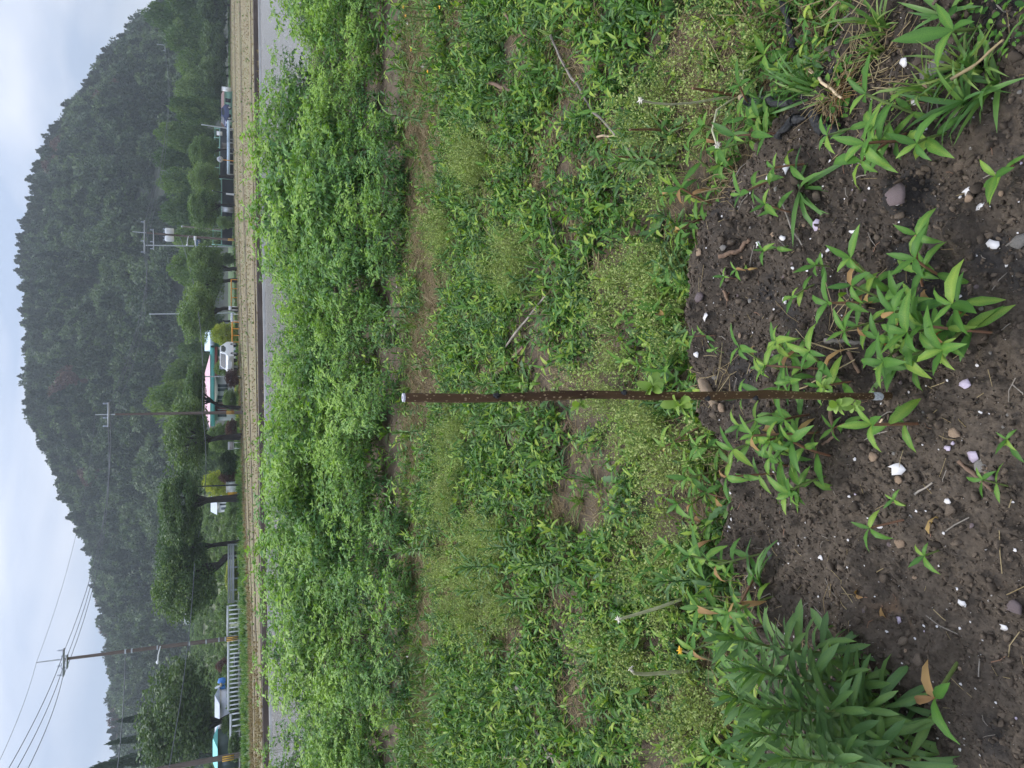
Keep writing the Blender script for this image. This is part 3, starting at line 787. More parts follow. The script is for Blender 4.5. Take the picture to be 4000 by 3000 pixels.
# ------------------------------------------------------------------ poles and wires
def pole(name, label, base, top, Y, r0, r1, arms=(), guard=None, bands=()):
    b, t = at(base[0], base[1], Y), at(top[0], top[1], Y)
    root = empty(name, (b.x, Y, Z_ROAD)); H = t.z - Z_ROAD; dx = t.x - b.x
    mb = MB(); mb.tube([(0, 0, -0.5), (dx * .5, 0, H * 0.5), (dx * 0.87, 0, H * 0.87)], [r0, (r0 + r1) / 2, r1], 12); mb.build('shaft', M_POLE, root, True)
    mb = MB(); mb.tube([(dx * 0.86, 0, H * 0.86), (dx, 0, H)], [r1 * 0.55, r1 * 0.4], 8); mb.build('top_spike', M_GREYMETAL, root)
    for (p, q0, q1) in arms:
        a0, a1 = at(p, q0, Y), at(p, q1, Y)
        L = abs(a1.x - a0.x)
        mb = MB(); mb.box(((a0.x + a1.x) / 2 - b.x, -r1 - 0.05, a0.z - Z_ROAD), (L, 0.09, 0.1)); mb.box(((a0.x + a1.x) / 2 - b.x, r1 + 0.05, a0.z - Z_ROAD), (L, 0.09, 0.1))
        arm = mb.build('crossarm', M_GREYMETAL, root)
        for f in (-0.46, -0.12, 0.46):
            mi = MB(); xx = (a0.x + a1.x) / 2 - b.x + f * L; zz = a0.z - Z_ROAD
            for k in range(4):
                mi.tube([(xx, 0, zz + 0.05 + k * 0.09), (xx, 0, zz + 0.10 + k * 0.09)], [0.075, 0.05], 8)
            mi.build('insulator', M_GREYROOF, arm)
    if guard:
        g0, g1 = at(guard[0], base[1], Y).z - Z_ROAD, at(guard[1], base[1], Y).z - Z_ROAD
        for s_ in (-1, 0, 1):
            mg = MB(); mg.box((s_ * r0 * 0.75, -r0 - 0.02, (g0 + g1) / 2), (r0 * 0.32, 0.03, abs(g0 - g1))); mg.build('yellow_guard_strip', M_YELLOW, root)
    for p in bands:
        z_ = at(p, base[1], Y).z - Z_ROAD
        mb = MB(); mb.tube([(dx * z_ / H, 0, z_ - 0.05), (dx * z_ / H, 0, z_ + 0.05)], [r0 * 1.03, r0 * 1.03], 12); mb.build('band', M_GREYMETAL, root)
    return tag(root, label, 'utility pole')
P1 = pole('utility_pole', 'tallest dark utility pole at left with wires against the sky', (945, 2488), (142, 2588), 59, 0.17, 0.1, ((248, 2535, 2640), (262, 2560, 2610)), (885, 928), (490, 515, 615, 740, 805, 855, 880))
P2 = pole('utility_pole', 'central dark utility pole with a yellow guard near its foot', (941, 1611), (372, 1620), 62, 0.14, 0.08, ((424, 1572, 1668),), (884, 915))
P3 = pole('utility_pole', 'utility pole carrying two white transformers and a blue sign', (915, 938), (517, 905), 96, 0.15, 0.09, ((564, 862, 990), (600, 895, 975)), (890, 914))
P4 = pole('utility_pole', 'farthest utility pole at right standing among hillside trees', (760, 190), (612, 172), 165, 0.22, 0.14, ((645, 140, 200),))
P0 = pole('utility_pole', 'dark pole with wide yellow stripes at the far left edge', (925, 2950), (100, 3100), 55, 0.2, 0.13, (), (868, 914))
for (nm, lb, b_, t_, Yp, rr_, mt) in (('steel_post', 'thin grey steel post rising above the rounded roadside tree', (900, 1222), (587, 1227), 104, 0.09, M_GREYMETAL), ('steel_post', 'thin pale post behind the transformer pole, reaching its crossarm', (880, 962), (567, 958), 112, 0.09, M_GREYMETAL),
        ('steel_post', 'slanting wooden post right of the transformer pole', (825, 897), (712, 884), 115, 0.14, M_GREYWOOD), ('steel_post', 'pale leaning post beside the dark blue car', (888, 502), (790, 487), 120, 0.1, M_GREYMETAL),
        ('lamp_post', 'slim dark post beside the white water tank', (935, 1894), (775, 1900), 62, 0.07, M_DARK), ('lamp_post', 'slim grey post before the pink roof', (905, 1470), (775, 1471), 72, 0.06, M_GREYMETAL),
        ('road_marker', 'dark post with a white foot before the netting wall', (908, 760), (832, 745), 104, 0.08, M_DARK)):
    b, t = at(b_[0], b_[1], Yp), at(t_[0], t_[1], Yp)
    root = empty(nm, (b.x, Yp, Z_ROAD)); mb = MB(); mb.tube([(0, 0, -0.2), ((t.x - b.x) / 2, 0, (t.z - Z_ROAD) / 2), (t.x - b.x, 0, t.z - Z_ROAD)], [rr_, rr_ * 0.9, rr_ * 0.8], 8); mb.build('shaft', mt, root, True)
    mb = MB(); mb.tube([(t.x - b.x, 0, t.z - Z_ROAD), (t.x - b.x, 0, t.z - Z_ROAD + 0.12)], [rr_ * 1.1, rr_ * 0.7], 8); mb.build('cap', M_GREYMETAL, root)
    if nm == 'road_marker':
        mb = MB(); mb.tube([(0, 0, -0.1), (0.02, 0, 0.9)], [0.13, 0.13], 8); mb.build('white_foot', M_WHITE, root)
    tag(root, lb, 'post')
# fittings hung on the poles
def lamp_arm(label, arm, Y):
    a, b = at(arm[0], arm[1], Y), at(arm[2], arm[3], Y)
    root = empty('street_lamp', (a.x, Y - 0.2, a.z)); d = b - a
    mb = MB(); mb.tube([(0, 0, 0), (d.x * .5, 0, d.z * .5 + .05), (d.x * .8, 0, d.z * .8)], 0.04, 6); mb.build('arm', M_WHITE, root)
    mb = MB(); mb.tube([(d.x * .78, 0, d.z * .78), (d.x * .9, 0, d.z * .9), (d.x, 0, d.z)], [0.06, 0.14, 0.05], 8); mb.build('lamp_head', M_WHITE, root, True)
    return tag(root, label, 'street lamp')
lamp_arm('white street lamp on the tallest dark pole', (628, 2520, 616, 2590), 59)
lamp_arm('white street lamp above the blue sign', (736, 924, 731, 962), 96)
for i, q in enumerate((903, 933)):
    c = at(662, q, 95.6)
    root = empty('transformer', (c.x, 95.5, c.z - 0.5)); mb = MB()
    mb.tube([(0, 0, 0), (0, 0, 0.03), (0, 0, 0.85), (0, 0, 0.95), (0, 0, 1.0)], [0.26, 0.34, 0.34, 0.3, 0.1], 14); mb.build('tank', M_WHITE, root, True)
    for s_ in (-1, 1):
        mb = MB(); mb.tube([(s_ * .18, 0, 0.95), (s_ * .2, 0, 1.2)], [0.06, 0.03], 6); mb.build('bushing', M_GREYROOF, root)
    tag(root, 'white pole transformer, %s of the pair above the blue sign' % ('right one', 'left one')[i], 'transformer')
a, b = at(762, 929, 95.5), at(766, 968, 95.5)
root = empty('road_sign', (a.x, 95.4, a.z)); d = b - a
mb = MB(); mb.tube([(0, 0, 0), (d.x, 0, d.z * .6), (d.x * 1.05, 0, d.z * .6)], 0.07, 6); mb.box((-0.05, 0, 0), (0.5, 0.12, 0.32)); mb.build('bracket', M_WHITE, root)
c0, c1 = at(768, 936, 95.4), at(783, 962, 95.4)
w, h = abs(c1.x - c0.x), abs(c1.z - c0.z); cx, cz = (c0.x + c1.x) / 2 - a.x, (c0.z + c1.z) / 2 - a.z
mb = MB(); mb.box((cx, 0, cz), (w, 0.05, h * .8)); mb.box((cx, 0, cz), (w * .88, 0.05, h)); mb.build('panel', plain('sign_blue', (0.06, 0.2, 0.5), 0.4), root)
mb = MB()
for k, f in enumerate((-0.3, 0.0, 0.3)):
    mb.box((cx + f * w, -0.04, cz + h * .12), (w * .2, 0.02, h * 0.1)); mb.box((cx + f * w - w * .06, -0.04, cz - h * .08), (w * .05, 0.02, h * .36)); mb.box((cx + f * w, -0.04, cz - h * .26), (w * .18, 0.02, h * .08))
mb.build('lettering', M_WHITE, root)
tag(root, 'small blue sign with white characters on the transformer pole', 'sign')

def wire(label, a, b, sag, r=0.022, name='power_line'):
    a, b = Vector(a), Vector(b); pts = []
    for k in range(15):
        t = k / 14; p = a.lerp(b, t); p.z -= sag * 4 * t * (1 - t); pts.append(p)
    mb = MB(); mb.tube(pts, r, 5, caps=False)
    o = mb.build(name, M_WIRE); return tag(o, label, 'cable')
A1 = [at(p, q, 59) for p, q in ((244, 2650), (250, 2595), (252, 2540))]
A2 = [at(p, q, 62) for p, q in ((424, 1668), (420, 1620), (428, 1574))]
A3 = [at(p, q, 96) for p, q in ((562, 985), (562, 930), (566, 866))]
A4 = [at(p, q, 165) for p, q in ((645, 198), (640, 170), (648, 142))]
AL = [at(p, q, 44) for p, q in ((30, 3150), (-20, 3150), (-55, 3150))]
nmw = ('lowest', 'middle', 'highest')
for i in range(3):
    wire('%s power cable from the tallest pole off to the left' % nmw[i], A1[i], AL[i], 0.3)
    wire('%s power cable between tallest and central poles' % nmw[i], A1[i], A2[i], 1.0)
    wire('%s power cable between central and transformer poles' % nmw[i], A2[i], A3[i], 1.2)
    wire('%s power cable between transformer and farthest poles' % nmw[i], A3[i], A4[i], 1.6)
wire('thin earth wire from the tip of the tallest pole to left', at(142, 2588, 59), at(-40, 3050, 46), 0.2, 0.012)
wire('thin earth wire from the tip of the tallest pole to right', at(142, 2588, 59), at(372, 1620, 62), 0.6, 0.012)
wire('pale sloping stay cable from the tallest pole to lower left', at(490, 2560, 59), at(440, 3150, 52), 0.15, 0.03)
wire('low telephone cable crossing before the trees at left', at(760, 2200, 59), at(640, 3100, 54), 0.3, 0.03, 'telephone_cable')
wire('low telephone cable crossing before the trees at centre', at(775, 2100, 60), at(790, 1611, 61.6), 0.4, 0.025, 'telephone_cable')
wire('low telephone cable between central and transformer poles', at(790, 1611, 61.6), at(705, 930, 95.6), 0.8, 0.03, 'telephone_cable')

# ------------------------------------------------------------------ railing, guardrail, barriers
YR = 59.5
def X_at(py, Y=YR): return at(925, py, Y).x
def railing(label, py0, py1, posts, h, Y, mat=M_WHITE, top=0.16, name='railing'):
    x0, x1 = X_at(py0, Y), X_at(py1, Y)
    root = empty(name, (x0, Y, Z_ROAD + 0.05)); L = x1 - x0
    mb = MB(); mb.box((L / 2, 0, h), (abs(L), 0.10, top)); mb.build('top_rail', mat, root)
    for i in range(posts):
        mb = MB(); mb.box((L * (i + 0.05) / (posts - 0.9), 0, (h - top / 2) / 2 - 0.1), (0.085, 0.07, h - top / 2 + 0.2)); mb.build('post', mat, root)
    return tag(root, label, 'railing')
railing('white road railing between guardrail and tallest pole', 2362, 2484, 8, 0.92, YR)
railing('long white road railing left of the tallest pole', 2500, 2768, 17, 0.88, YR - 0.5)
railing('short low white railing beneath the dense tree at far left', 2785, 2905, 6, 0.72, YR - 1.5)
x0, x1 = X_at(2118, 61), X_at(2360, 60)
root = empty('guardrail', (x0, 60.5, Z_ROAD + 0.05)); L = x1 - x0
mb = MB()
for zz in (0.86, 0.72, 0.58, 0.48):
    mb.box((L / 2, 0.03 if zz in (0.72,) else 0, zz), (abs(L), 0.06, 0.11))
mb.build('beam', M_GREYMETAL, root)
for i in range(6):
    mb = MB(); mb.box((L * (i + .1) / 5.2, 0.1, 0.4), (0.12, 0.1, 0.95)); mb.build('post', M_GREYMETAL, root)
tag(root, 'grey steel guardrail below the spreading roadside trees', 'guardrail')
for i, (q0, q1, p, Yb, lb) in enumerate(((1092, 1198, 912, 80, 'orange barrier rail at the foot of the rounded tree'), (1258, 1336, 918, 72, 'orange barrier rail right of the white car'))):
    a0, a1 = at(p, q0, Yb), at(p, q1, Yb)
    root = empty('barrier_rail', (a1.x, Yb, Z_ROAD)); L = a0.x - a1.x; h = max(a0.z - Z_ROAD, 0.5)
    mb = MB(); mb.tube([(0, 0, h), (L / 2, 0, h), (L, 0, h)], 0.055, 8); mb.build('bar', M_ORANGE, root)
    for k in range(4):
        mb = MB(); mb.tube([(L * k / 3, 0, -0.1), (L * k / 3, 0, h)], 0.045, 6); mb.build('post', M_ORANGE, root)
    tag(root, lb, 'barrier')
a0, a1 = at(898, 565, 110), at(898, 668, 106)
for i, (q0, q1) in enumerate(((490, 562), (590, 680))):
    a0, a1 = at(898, q0, 114), at(898, q1, 110)
    root = empty('guardrail', (a1.x, 112 - 2 * i, Z_ROAD)); L = a0.x - a1.x
    mb = MB(); mb.box((L / 2, 0, 0.55), (L, 0.06, 0.4)); mb.build('beam', M_PALEBLUE, root)
    for k in range(4):
        mb = MB(); mb.box((L * k / 3.0, 0.08, 0.25), (0.14, 0.1, 0.9)); mb.build('post', M_GREYMETAL, root)
    tag(root, 'pale guardrail %s' % ('right of the grey stone post near the dark blue car', 'left of the grey stone post below the mirror')[i], 'guardrail')

# ------------------------------------------------------------------ house with pink roof
YH = 80.0
def hx(py): return at(900, py, YH).x
def hz(px): return at(px, 1450, YH).z
x_l, x_r = hx(1655), hx(1300); zb = Z_ROAD; z_e = hz(838); z_r = hz(797)
house = empty('house', ((x_l + x_r) / 2, YH, zb)); cx = house.location.x
def part(name, mat, boxes, parent=house):
    mb = MB()
    for (x0, x1, y0, y1, z0, z1) in boxes:
        mb.box(((x0 + x1) / 2 - cx, (y0 + y1) / 2, (z0 + z1) / 2 - zb), (abs(x1 - x0), abs(y1 - y0), abs(z1 - z0)))
    return mb.build(name, mat, parent)
part('wall', M_WHITE, [(x_l + .3, hx(1400), 1.0, 7.5, zb - .2, z_e)])
part('porch_wall', M_CYAN, [(hx(1400) + .004, x_r - .2, 2.0, 7.5, zb - .2, z_e)])
part('fascia', M_CYAN, [(x_l - .2, hx(1345), -0.3, 8, z_e, z_e + .42)])
part('eave_trim', M_MAROONP, [(hx(1470), hx(1355), -0.25, 0.0, z_e - .30, z_e - .004)])
mb = MB()
for k in range(9):
    xx = hx(1352) + k * (x_r - hx(1352)) / 9
    mb.box((xx - cx + .12, -0.33, z_e + .22 - zb), (0.2, 0.04, 0.40))
mb.build('striped_valance', M_PALEBLUE, house)
mb = MB(); mb.box(((hx(1352) + x_r) / 2 - cx, 3.5, z_e + .2 - zb), (x_r - hx(1352) + .4, 7.6, 0.38)); mb.build('porch_roof', M_WHITE, house)
rx0, rx1 = x_l - .4 - cx, hx(1385) - cx
rz0, rz1 = z_e + .425 - zb, z_r - zb
Vr = np.array([(rx0, -0.5, rz0), (rx1, -0.5, rz0), (rx1, 8.2, rz0), (rx0, 8.2, rz0), (rx0 + 1.6, 3.4, rz1), (rx1 - 1.9, 3.4, rz1)])
mb = MB(); mb.add(Vr, np.array([(0, 1, 5), (1, 2, 5), (3, 0, 4)])); mb.add(Vr, np.array([(0, 5, 4), (2, 3, 4), (2, 4, 5)])); mb.add(Vr[:4], np.array([(0, 3, 2, 1)]))
roof = mb.build('roof', M_PINK, house)
mb = MB(); mb.box((hx(1470) - cx, 3.6, rz1 + .15), (0.5, 0.5, 0.7)); mb.build('chimney', plain('brick', (0.3, 0.13, 0.1), 0.8), roof)
for q in (1362, 1397):
    mb = MB(); mb.tube([(hx(q) - cx, 0.1, -0.1), (hx(q) - cx, 0.1, z_e - .31 - zb)], 0.14, 10); mb.build('column', M_WHITE, house)
for (q0, q1, p0, p1) in ((1420, 1440, 850, 885), (1500, 1530, 850, 890), (1545, 1575, 850, 890), (1600, 1630, 850, 885)):
    mb = MB(); mb.box(((hx(q0) + hx(q1)) / 2 - cx, 0.98, (hz(p0) + hz(p1)) / 2 - zb), (abs(hx(q0) - hx(q1)), 0.06, hz(p0) - hz(p1))); wdw = mb.build('window', M_GLASS, house)
    mb = MB(); w_ = abs(hx(q0) - hx(q1)); c_ = (hx(q0) + hx(q1)) / 2 - cx
    for s_ in (-.5, 0, .5):
        mb.box((c_ + s_ * w_, 0.93, (hz(p0) + hz(p1)) / 2 - zb), (0.06, 0.06, hz(p0) - hz(p1)))
    mb.build('frame', M_WHITE, wdw)
mb = MB(); mb.box((hx(1590) - cx, 0.97, 1.0), (1.0, 0.08, 2.1)); mb.build('door', M_MAROONP, house)
tag(house, 'low house with pink hipped roof, turquoise fascia and white columns', 'house')

def shed(name, label, cat, py0, py1, p_e, p_r, Y, wall, roof_m, depth=4.0, zb=Z_ROAD):
    a, b = at(p_e, py1, Y), at(p_e, py0, Y); zr = at(p_r, py0, Y).z
    root = empty(name, ((a.x + b.x) / 2, Y, zb)); W = b.x - a.x; h = a.z - zb; hr = zr - zb
    mb = MB(); mb.box((0, depth / 2, h / 2 - .1), (W, depth, h + .2)); mb.build('wall', wall, root)
    V = np.array([(-W / 2 - .2, -.3, h + .003), (W / 2 + .2, -.3, h + .003), (W / 2 + .2, depth + .3, h + .003), (-W / 2 - .2, depth + .3, h + .003), (-W / 2 - .2, depth / 2, hr), (W / 2 + .2, depth / 2, hr)])
    mb = MB(); mb.add(V, np.array([(0, 1, 5, 4), (2, 3, 4, 5)])); mb.add(V, np.array([(1, 2, 5), (3, 0, 4)])); mb.add(V[:4], np.array([(0, 3, 2, 1)])); mb.build('roof', roof_m, root)
    mb = MB(); mb.box((W * 0.15, -.02, h * .45), (W * .14, 0.05, h * .8)); mb.build('door', M_DARK, root)
    mb = MB(); mb.box((-W * 0.2, -.02, h * .6), (W * .2, 0.05, h * .35)); mb.build('window', M_GLASS, root)
    return tag(root, label, cat)
shed('outbuilding', 'pale blue roofed building behind the house porch', 'building', 1298, 1362, 822, 798, 92, M_GREYROOF, M_PALEBLUE)
shed('grey_shed', 'long pale grey shed behind the dense tree at left', 'shed', 2755, 2925, 858, 838, 72, plain('shed_sheet', (0.50, 0.52, 0.58), 0.6, noise=0.08), M_GREYROOF)
shed('dark_shed', 'dark green sheeted shed at the far left edge', 'shed', 2928, 3010, 850, 830, 68, M_DARKGREEN, M_CYAN)
shed('pavilion', 'small white pavilion with grey roof and red trim behind the forked tree', 'pavilion', 1955, 2002, 848, 822, 86, M_WHITE, M_GREYROOF)
shed('low_building', 'low brown roofed building at the foot of the dark trees', 'building', 352, 462, 876, 864, 128, M_GREENWALL, plain('brown_roof', (0.16, 0.10, 0.09), 0.8), 5)
for i, (q0, q1, p, lb) in enumerate(((2325, 2350, 748, 'rightmost pale greenhouse beyond the terraces'), (2358, 2392, 738, 'middle pale greenhouse beyond the terraces'), (2400, 2440, 745, 'leftmost pale greenhouse beyond the terraces'))):
    zt = terrace_z(np.array([-40.0]), np.array([170.0]))[0]
    a, b = at(p, q1, 172), at(p, q0, 172); W = b.x - a.x; h = max(a.z - zt, 1.5)
    root = empty('greenhouse', ((a.x + b.x) / 2, 172, zt)); mb = MB()
    ang = np.linspace(0, math.pi, 11); ring = np.stack([-np.cos(ang) * W / 2, np.zeros(11), np.sin(ang) * 0.8 + h - 0.8 * (ang > 0) * (ang < math.pi) * 0], -1); ring[0, 2] = ring[-1, 2] = -0.3
    V = np.vstack([ring, ring + np.array((0, 8, 0))]); mb.add(V, np.array([(k, k + 1, k + 12, k + 11) for k in range(10)])); mb.add(np.vstack([ring, [(0, 0, 0)]]), np.array([(k + 1, k, 11) for k in range(10)]))
    mb.build('plastic_cover', M_WHITE, root)
    for k in range(3):
        m2 = MB(); m2.tube([tuple(r_ + np.array((0, -0.05 + k * 4, .03))) for r_ in ring], 0.05, 5); m2.build('hoop', M_GREYMETAL, root)
    tag(root, lb, 'greenhouse')

# black netting wall with green fence above it
def fence_seg(label, q0, q1, p_top, p_mid, Y0, Y1):
    a, b = at(p_mid, q1, Y1), at(p_mid, q0, Y0)
    root = empty('netting_fence', (a.x, Y1, Z_ROAD)); d = Vector((b.x - a.x, Y0 - Y1, 0)); L = d.length; root.rotation_euler = (0, 0, math.atan2(d.y, d.x))
    h1 = a.z - Z_ROAD; h2 = at(p_top, q1, Y1).z - Z_ROAD
    mb = MB(); mb.box((L / 2, 0, h1 / 2 - .1), (L, 0.08, h1 + .2)); mb.build('black_netting', M_BLACKWALL, root)
    mb = MB(); mb.box((L / 2, 0, h1 + .08), (L, 0.1, 0.14)); mb.build('green_rail', M_GREENWALL, root)
    mb = MB(); mb.box((L / 2, 0, h2), (L, 0.06, 0.08)); mb.build('top_rail', M_GREENWALL, root)
    k = max(3, int(L / 2.5))
    for i in range(k + 1):
        mb = MB(); mb.box((L * i / k, 0.1, h2 / 2), (0.08, 0.08, h2 + .3)); mb.build('post', M_GREENWALL, root)
    return tag(root, label, 'fence')
fence_seg('black netting fence with green rail left of the light green trees', 700, 955, 832, 868, 112, 104)
fence_seg('black netting fence with green rail behind the traffic mirror', 500, 695, 838, 860, 122, 113)

# small things by the road
c = at(860, 623, 107)
root = empty('traffic_mirror', (c.x, 107, Z_ROAD)); h = c.z - Z_ROAD
mb = MB(); mb.tube([(0, 0, -.1), (0, 0, h)], 0.06, 8); mb.build('post', M_ORANGE, root)
mb = MB(); mb.tube([(0, 0.02, h), (0, -0.06, h), (0, -0.1, h)], [0.40, 0.42, 0.36], 18); mb.build('rim', M_GREYMETAL, root, True)
mb = MB(); mb.tube([(0, -0.105, h), (0, -0.125, h)], [0.34, 0.2], 18); mb.build('mirror_face', plain('mirror', (0.5, 0.5, 0.5), 0.1, 0.9), root, True)
tag(root, 'round traffic mirror on an orange post by the netting', 'mirror')
def block(name, label, cat, box, Y, mat, depth=0.4, base=True, extra=None):
    a, b = at(box[1], box[3], Y), at(box[1], box[2], Y); t = at(box[0], box[2], Y)
    z0 = Z_ROAD if base else a.z
    root = empty(name, ((a.x + b.x) / 2, Y, z0)); W, H = b.x - a.x, t.z - z0
    mb = MB(); mb.box((0, 0, H * .46), (W, depth, H * .92 + .02)); mb.build('body', mat, root)
    mb = MB(); mb.box((0, 0, H * .96), (W * 1.08, depth * 1.1, H * .07)); mb.build('cap', extra or mat, root)
    return tag(root, label, cat)
block('stone_post', 'broad grey stone post between two pale guardrails', 'post', (866, 905, 563, 582), 113, M_STONE)
block('notice_board', 'white notice board at the right end of the netting fence', 'sign', (846, 868, 515, 530), 118, M_WHITE, 0.1, False)
block('headstone', 'pale round topped stone slab in front of the green bush', 'stone slab', (857, 906, 1428, 1442), 73, M_GREYROOF, 0.2)
block('water_tank', 'white water tank beside the slim dark post', 'tank', (883, 925, 1880, 1918), 66, M_WHITE, 1.0)
block('white_box', 'white box at the right end of the brown roofed building', 'box', (866, 880, 342, 354), 127, M_WHITE, 0.6)
block('green_bin', 'dark green bin behind the long white railing', 'bin', (914, 938, 2560, 2594), 62, M_DARKGREEN, 0.6, True, M_WHITE)
block('loudspeaker_box', 'pale grey cone shaped box before the netting fence', 'box', (866, 905, 812, 830), 103, M_GREYMETAL, 0.4)
# white signboard with dark characters
def signboard(label, box, Y, rows):
    a, b = at(box[1], box[3], Y), at(box[0], box[2], Y)
    root = empty('signboard', (a.x, Y, Z_ROAD)); W = b.x - a.x; z0, z1 = a.z - Z_ROAD, b.z - Z_ROAD
    mb = MB(); mb.box((W / 2, 0, (z0 + z1) / 2), (W, 0.06, z1 - z0)); mb.build('board', M_WHITE, root)
    for s_ in (0.12, 0.88):
        mb = MB(); mb.box((W * s_, 0.06, z0 / 2), (0.07, 0.05, z0 + z1 * .2)); mb.build('leg', M_WHITE, root)
    mb = MB()
    for k in range(rows):
        f = (k + .7) / (rows + .4)
        mb.box((W * f, -0.04, (z0 + z1) / 2 + .06), (W * .08, 0.02, (z1 - z0) * .16)); mb.box((W * f + .03, -0.04, (z0 + z1) / 2 - .08), (W * .05, 0.02, (z1 - z0) * .3))
    mb.build('lettering', M_BLUE if rows < 6 else M_MAROONP, root)
    return tag(root, label, 'sign')
signboard('white signboard with dark characters below the rounded tree', (901, 911, 1222, 1258), 72, 5)
signboard('white signboard with reddish characters under the bare limbed tree', (890, 914, 1726, 1756), 64, 6)
signboard('small white signboard right of the orange barrier and rounded trunk', (893, 905, 1195, 1212), 76, 3)
a = at(900, 1930, 60.5); root = empty('marker_board', (a.x, 60.5, Z_ROAD)); h = at(888, 1930, 60.5).z - Z_ROAD
mb = MB(); mb.box((0, 0, h * .62), (0.28, 0.05, h * .7)); mb.build('yellow_board', M_YELLOW, root)
mb = MB(); mb.box((0, 0.05, h * .3), (0.06, 0.04, h * .7)); mb.build('post', M_GREYMETAL, root)
tag(root, 'yellow marker strip beside the low forked roadside tree', 'marker')
# blue farm machine on the terrace
c = at(876, 2672, 76); root = empty('farm_machine', (c.x, 76, 0.15)); h0 = c.z - 0.15
for i, s_ in enumerate((-1, 1)):
    mb = MB(); mb.tube([(s_ * .33, 0, max(h0, 0) - .1), (s_ * .36, 0, h0 + .15), (s_ * .34, 0, h0 + .42), (s_ * .2, 0, h0 + .56)], [0.26, 0.32, 0.26, 0.08], 10); mb.build('blue_cover', M_BLUE, root, True)
mb = MB(); mb.tube([(-.1, -.1, h0 + .25), (-.15, -.1, h0 + .6), (-.22, -.15, h0 + .85)], [0.1, 0.12, 0.08], 8); mb.build('pale_handle', M_WHITE, root, True)
mb = MB(); mb.box((.1, -.2, h0 + .3), (0.3, 0.2, 0.22)); mb.build('engine', plain('cream_paint', (.6, .5, .3), .5), root)
for s_ in (-1, 1):
    mb = MB(); mb.tube([(s_ * .5, 0, 0.2), (s_ * .62, 0, 0.2)], 0.28, 12); mb.build('wheel', M_TYRE, root)
tag(root, 'small blue farm machine with pale handle beyond the railing', 'machine')
c = at(878, 2706, 76); root = empty('yellow_post', (c.x, 76, 0.1)); mb = MB(); mb.tube([(0, 0, -.1), (0, 0, 1.4)], 0.05, 6); mb.build('shaft', M_ORANGE, root); mb = MB(); mb.tube([(0, 0, 1.35), (0, 0, 1.5)], [.07, .03], 6); mb.build('cap', M_YELLOW, root)
tag(root, 'short orange yellow post beside the blue farm machine', 'post')

# cars
def car(name, label, loc, rz, paint, L=3.9, W=1.66, H=1.5):
    root = empty(name, loc, rz)
    prof = [(-L / 2, .35), (-L / 2, .78), (-L / 2 + .12, .92), (-L / 2 + .75, 1.0), (-L / 2 + 1.45, H - .03), (-L / 2 + 1.9, H), (L / 2 - .9, H - .02), (L / 2 - .25, 1.05), (L / 2, .9), (L / 2, .35)]
    m = len(prof); V = []
    for s_ in (-1, 1):
        for (x_, z_) in prof:
            inset = 0.16 if z_ > 1.1 else (0.04 if z_ > .95 else 0.0)
            V.append((x_, s_ * (W / 2 - inset), z_))
    V = np.array(V); Q_ = np.array([(i, i + 1, m + i + 1, m + i) for i in range(m - 1)] + [(m - 1, 0, m, 2 * m - 1)])
    mb = MB(); mb.add(V, Q_[:, ::-1])
    for s_ in (0, 1):
        c_ = np.vstack([V[s_ * m:(s_ + 1) * m], [(0, (-1, 1)[s_] * W / 2, .7)]])
        mb.add(c_, np.array([(i, (i + 1) % m, m) if s_ else ((i + 1) % m, i, m) for i in range(m)]))
    body = mb.build('body', paint, root)
    mb = MB(); mb.add(np.array([(-L / 2 + .80, -W / 2 + .14, 1.06), (-L / 2 + .80, W / 2 - .14, 1.06), (-L / 2 + 1.40, W / 2 - .22, H - .06), (-L / 2 + 1.40, -W / 2 + .22, H - .06)]) + np.array((-.03, 0, .02)), np.array([(0, 3, 2, 1)])); mb.build('windscreen', M_DARK, root)
    for s_ in (-1, 1):
        y_ = s_ * (W / 2 - .09)
        mb = MB(); mb.add(np.array([(-L / 2 + 1.1, y_ + s_ * .03, 1.0), (L / 2 - .5, y_ + s_ * .03, 1.0), (L / 2 - 1.0, y_ - s_ * .03, H - .1), (-L / 2 + 1.6, y_ - s_ * .03, H - .1)]), np.array([(0, 1, 2, 3) if s_ < 0 else (3, 2, 1, 0)])); mb.build('side_window', M_DARK, root)
        mb = MB(); mb.box((-L / 2 - .01, s_ * .58, .72), (.05, .32, .16)); mb.build('headlight', M_WHITE, root)
        for x_ in (-L / 2 + .7, L / 2 - .7):
            mb = MB(); mb.tube([(x_, s_ * (W / 2 - .16), .31), (x_, s_ * (W / 2 + .01), .31)], .31, 14); wh = mb.build('wheel', M_TYRE, root)
            mb = MB(); mb.tube([(x_, s_ * (W / 2), .31), (x_, s_ * (W / 2 + .03), .31)], .18, 10); mb.build('rim', M_GREYMETAL, wh)
    mb = MB(); mb.box((-L / 2 - .03, 0, .5), (.05, .5, .12)); mb.build('number_plate', M_WHITE, root)
    return tag(root, label, 'car')
c = at(925, 1395, 70)
car('parked_car', 'white car parked in front of the house with pink roof', (c.x, 70.5, Z_ROAD + .06), math.radians(68), M_CARPAINT)
c = at(895, 458, 122)
car('parked_car', 'dark blue car with pale top near the brown roofed building', (c.x, 122, Z_ROAD + .02), math.radians(30), plain('blue_car_paint', (0.03, 0.045, 0.13), 0.25))

# ================================================================== the garden
def gpt(px, py):
    z = 0.0
    for _ in range(5):
        x, y = on_ground(px, py, z); z = gzp(x, y)
    return Vector((x, y, z))

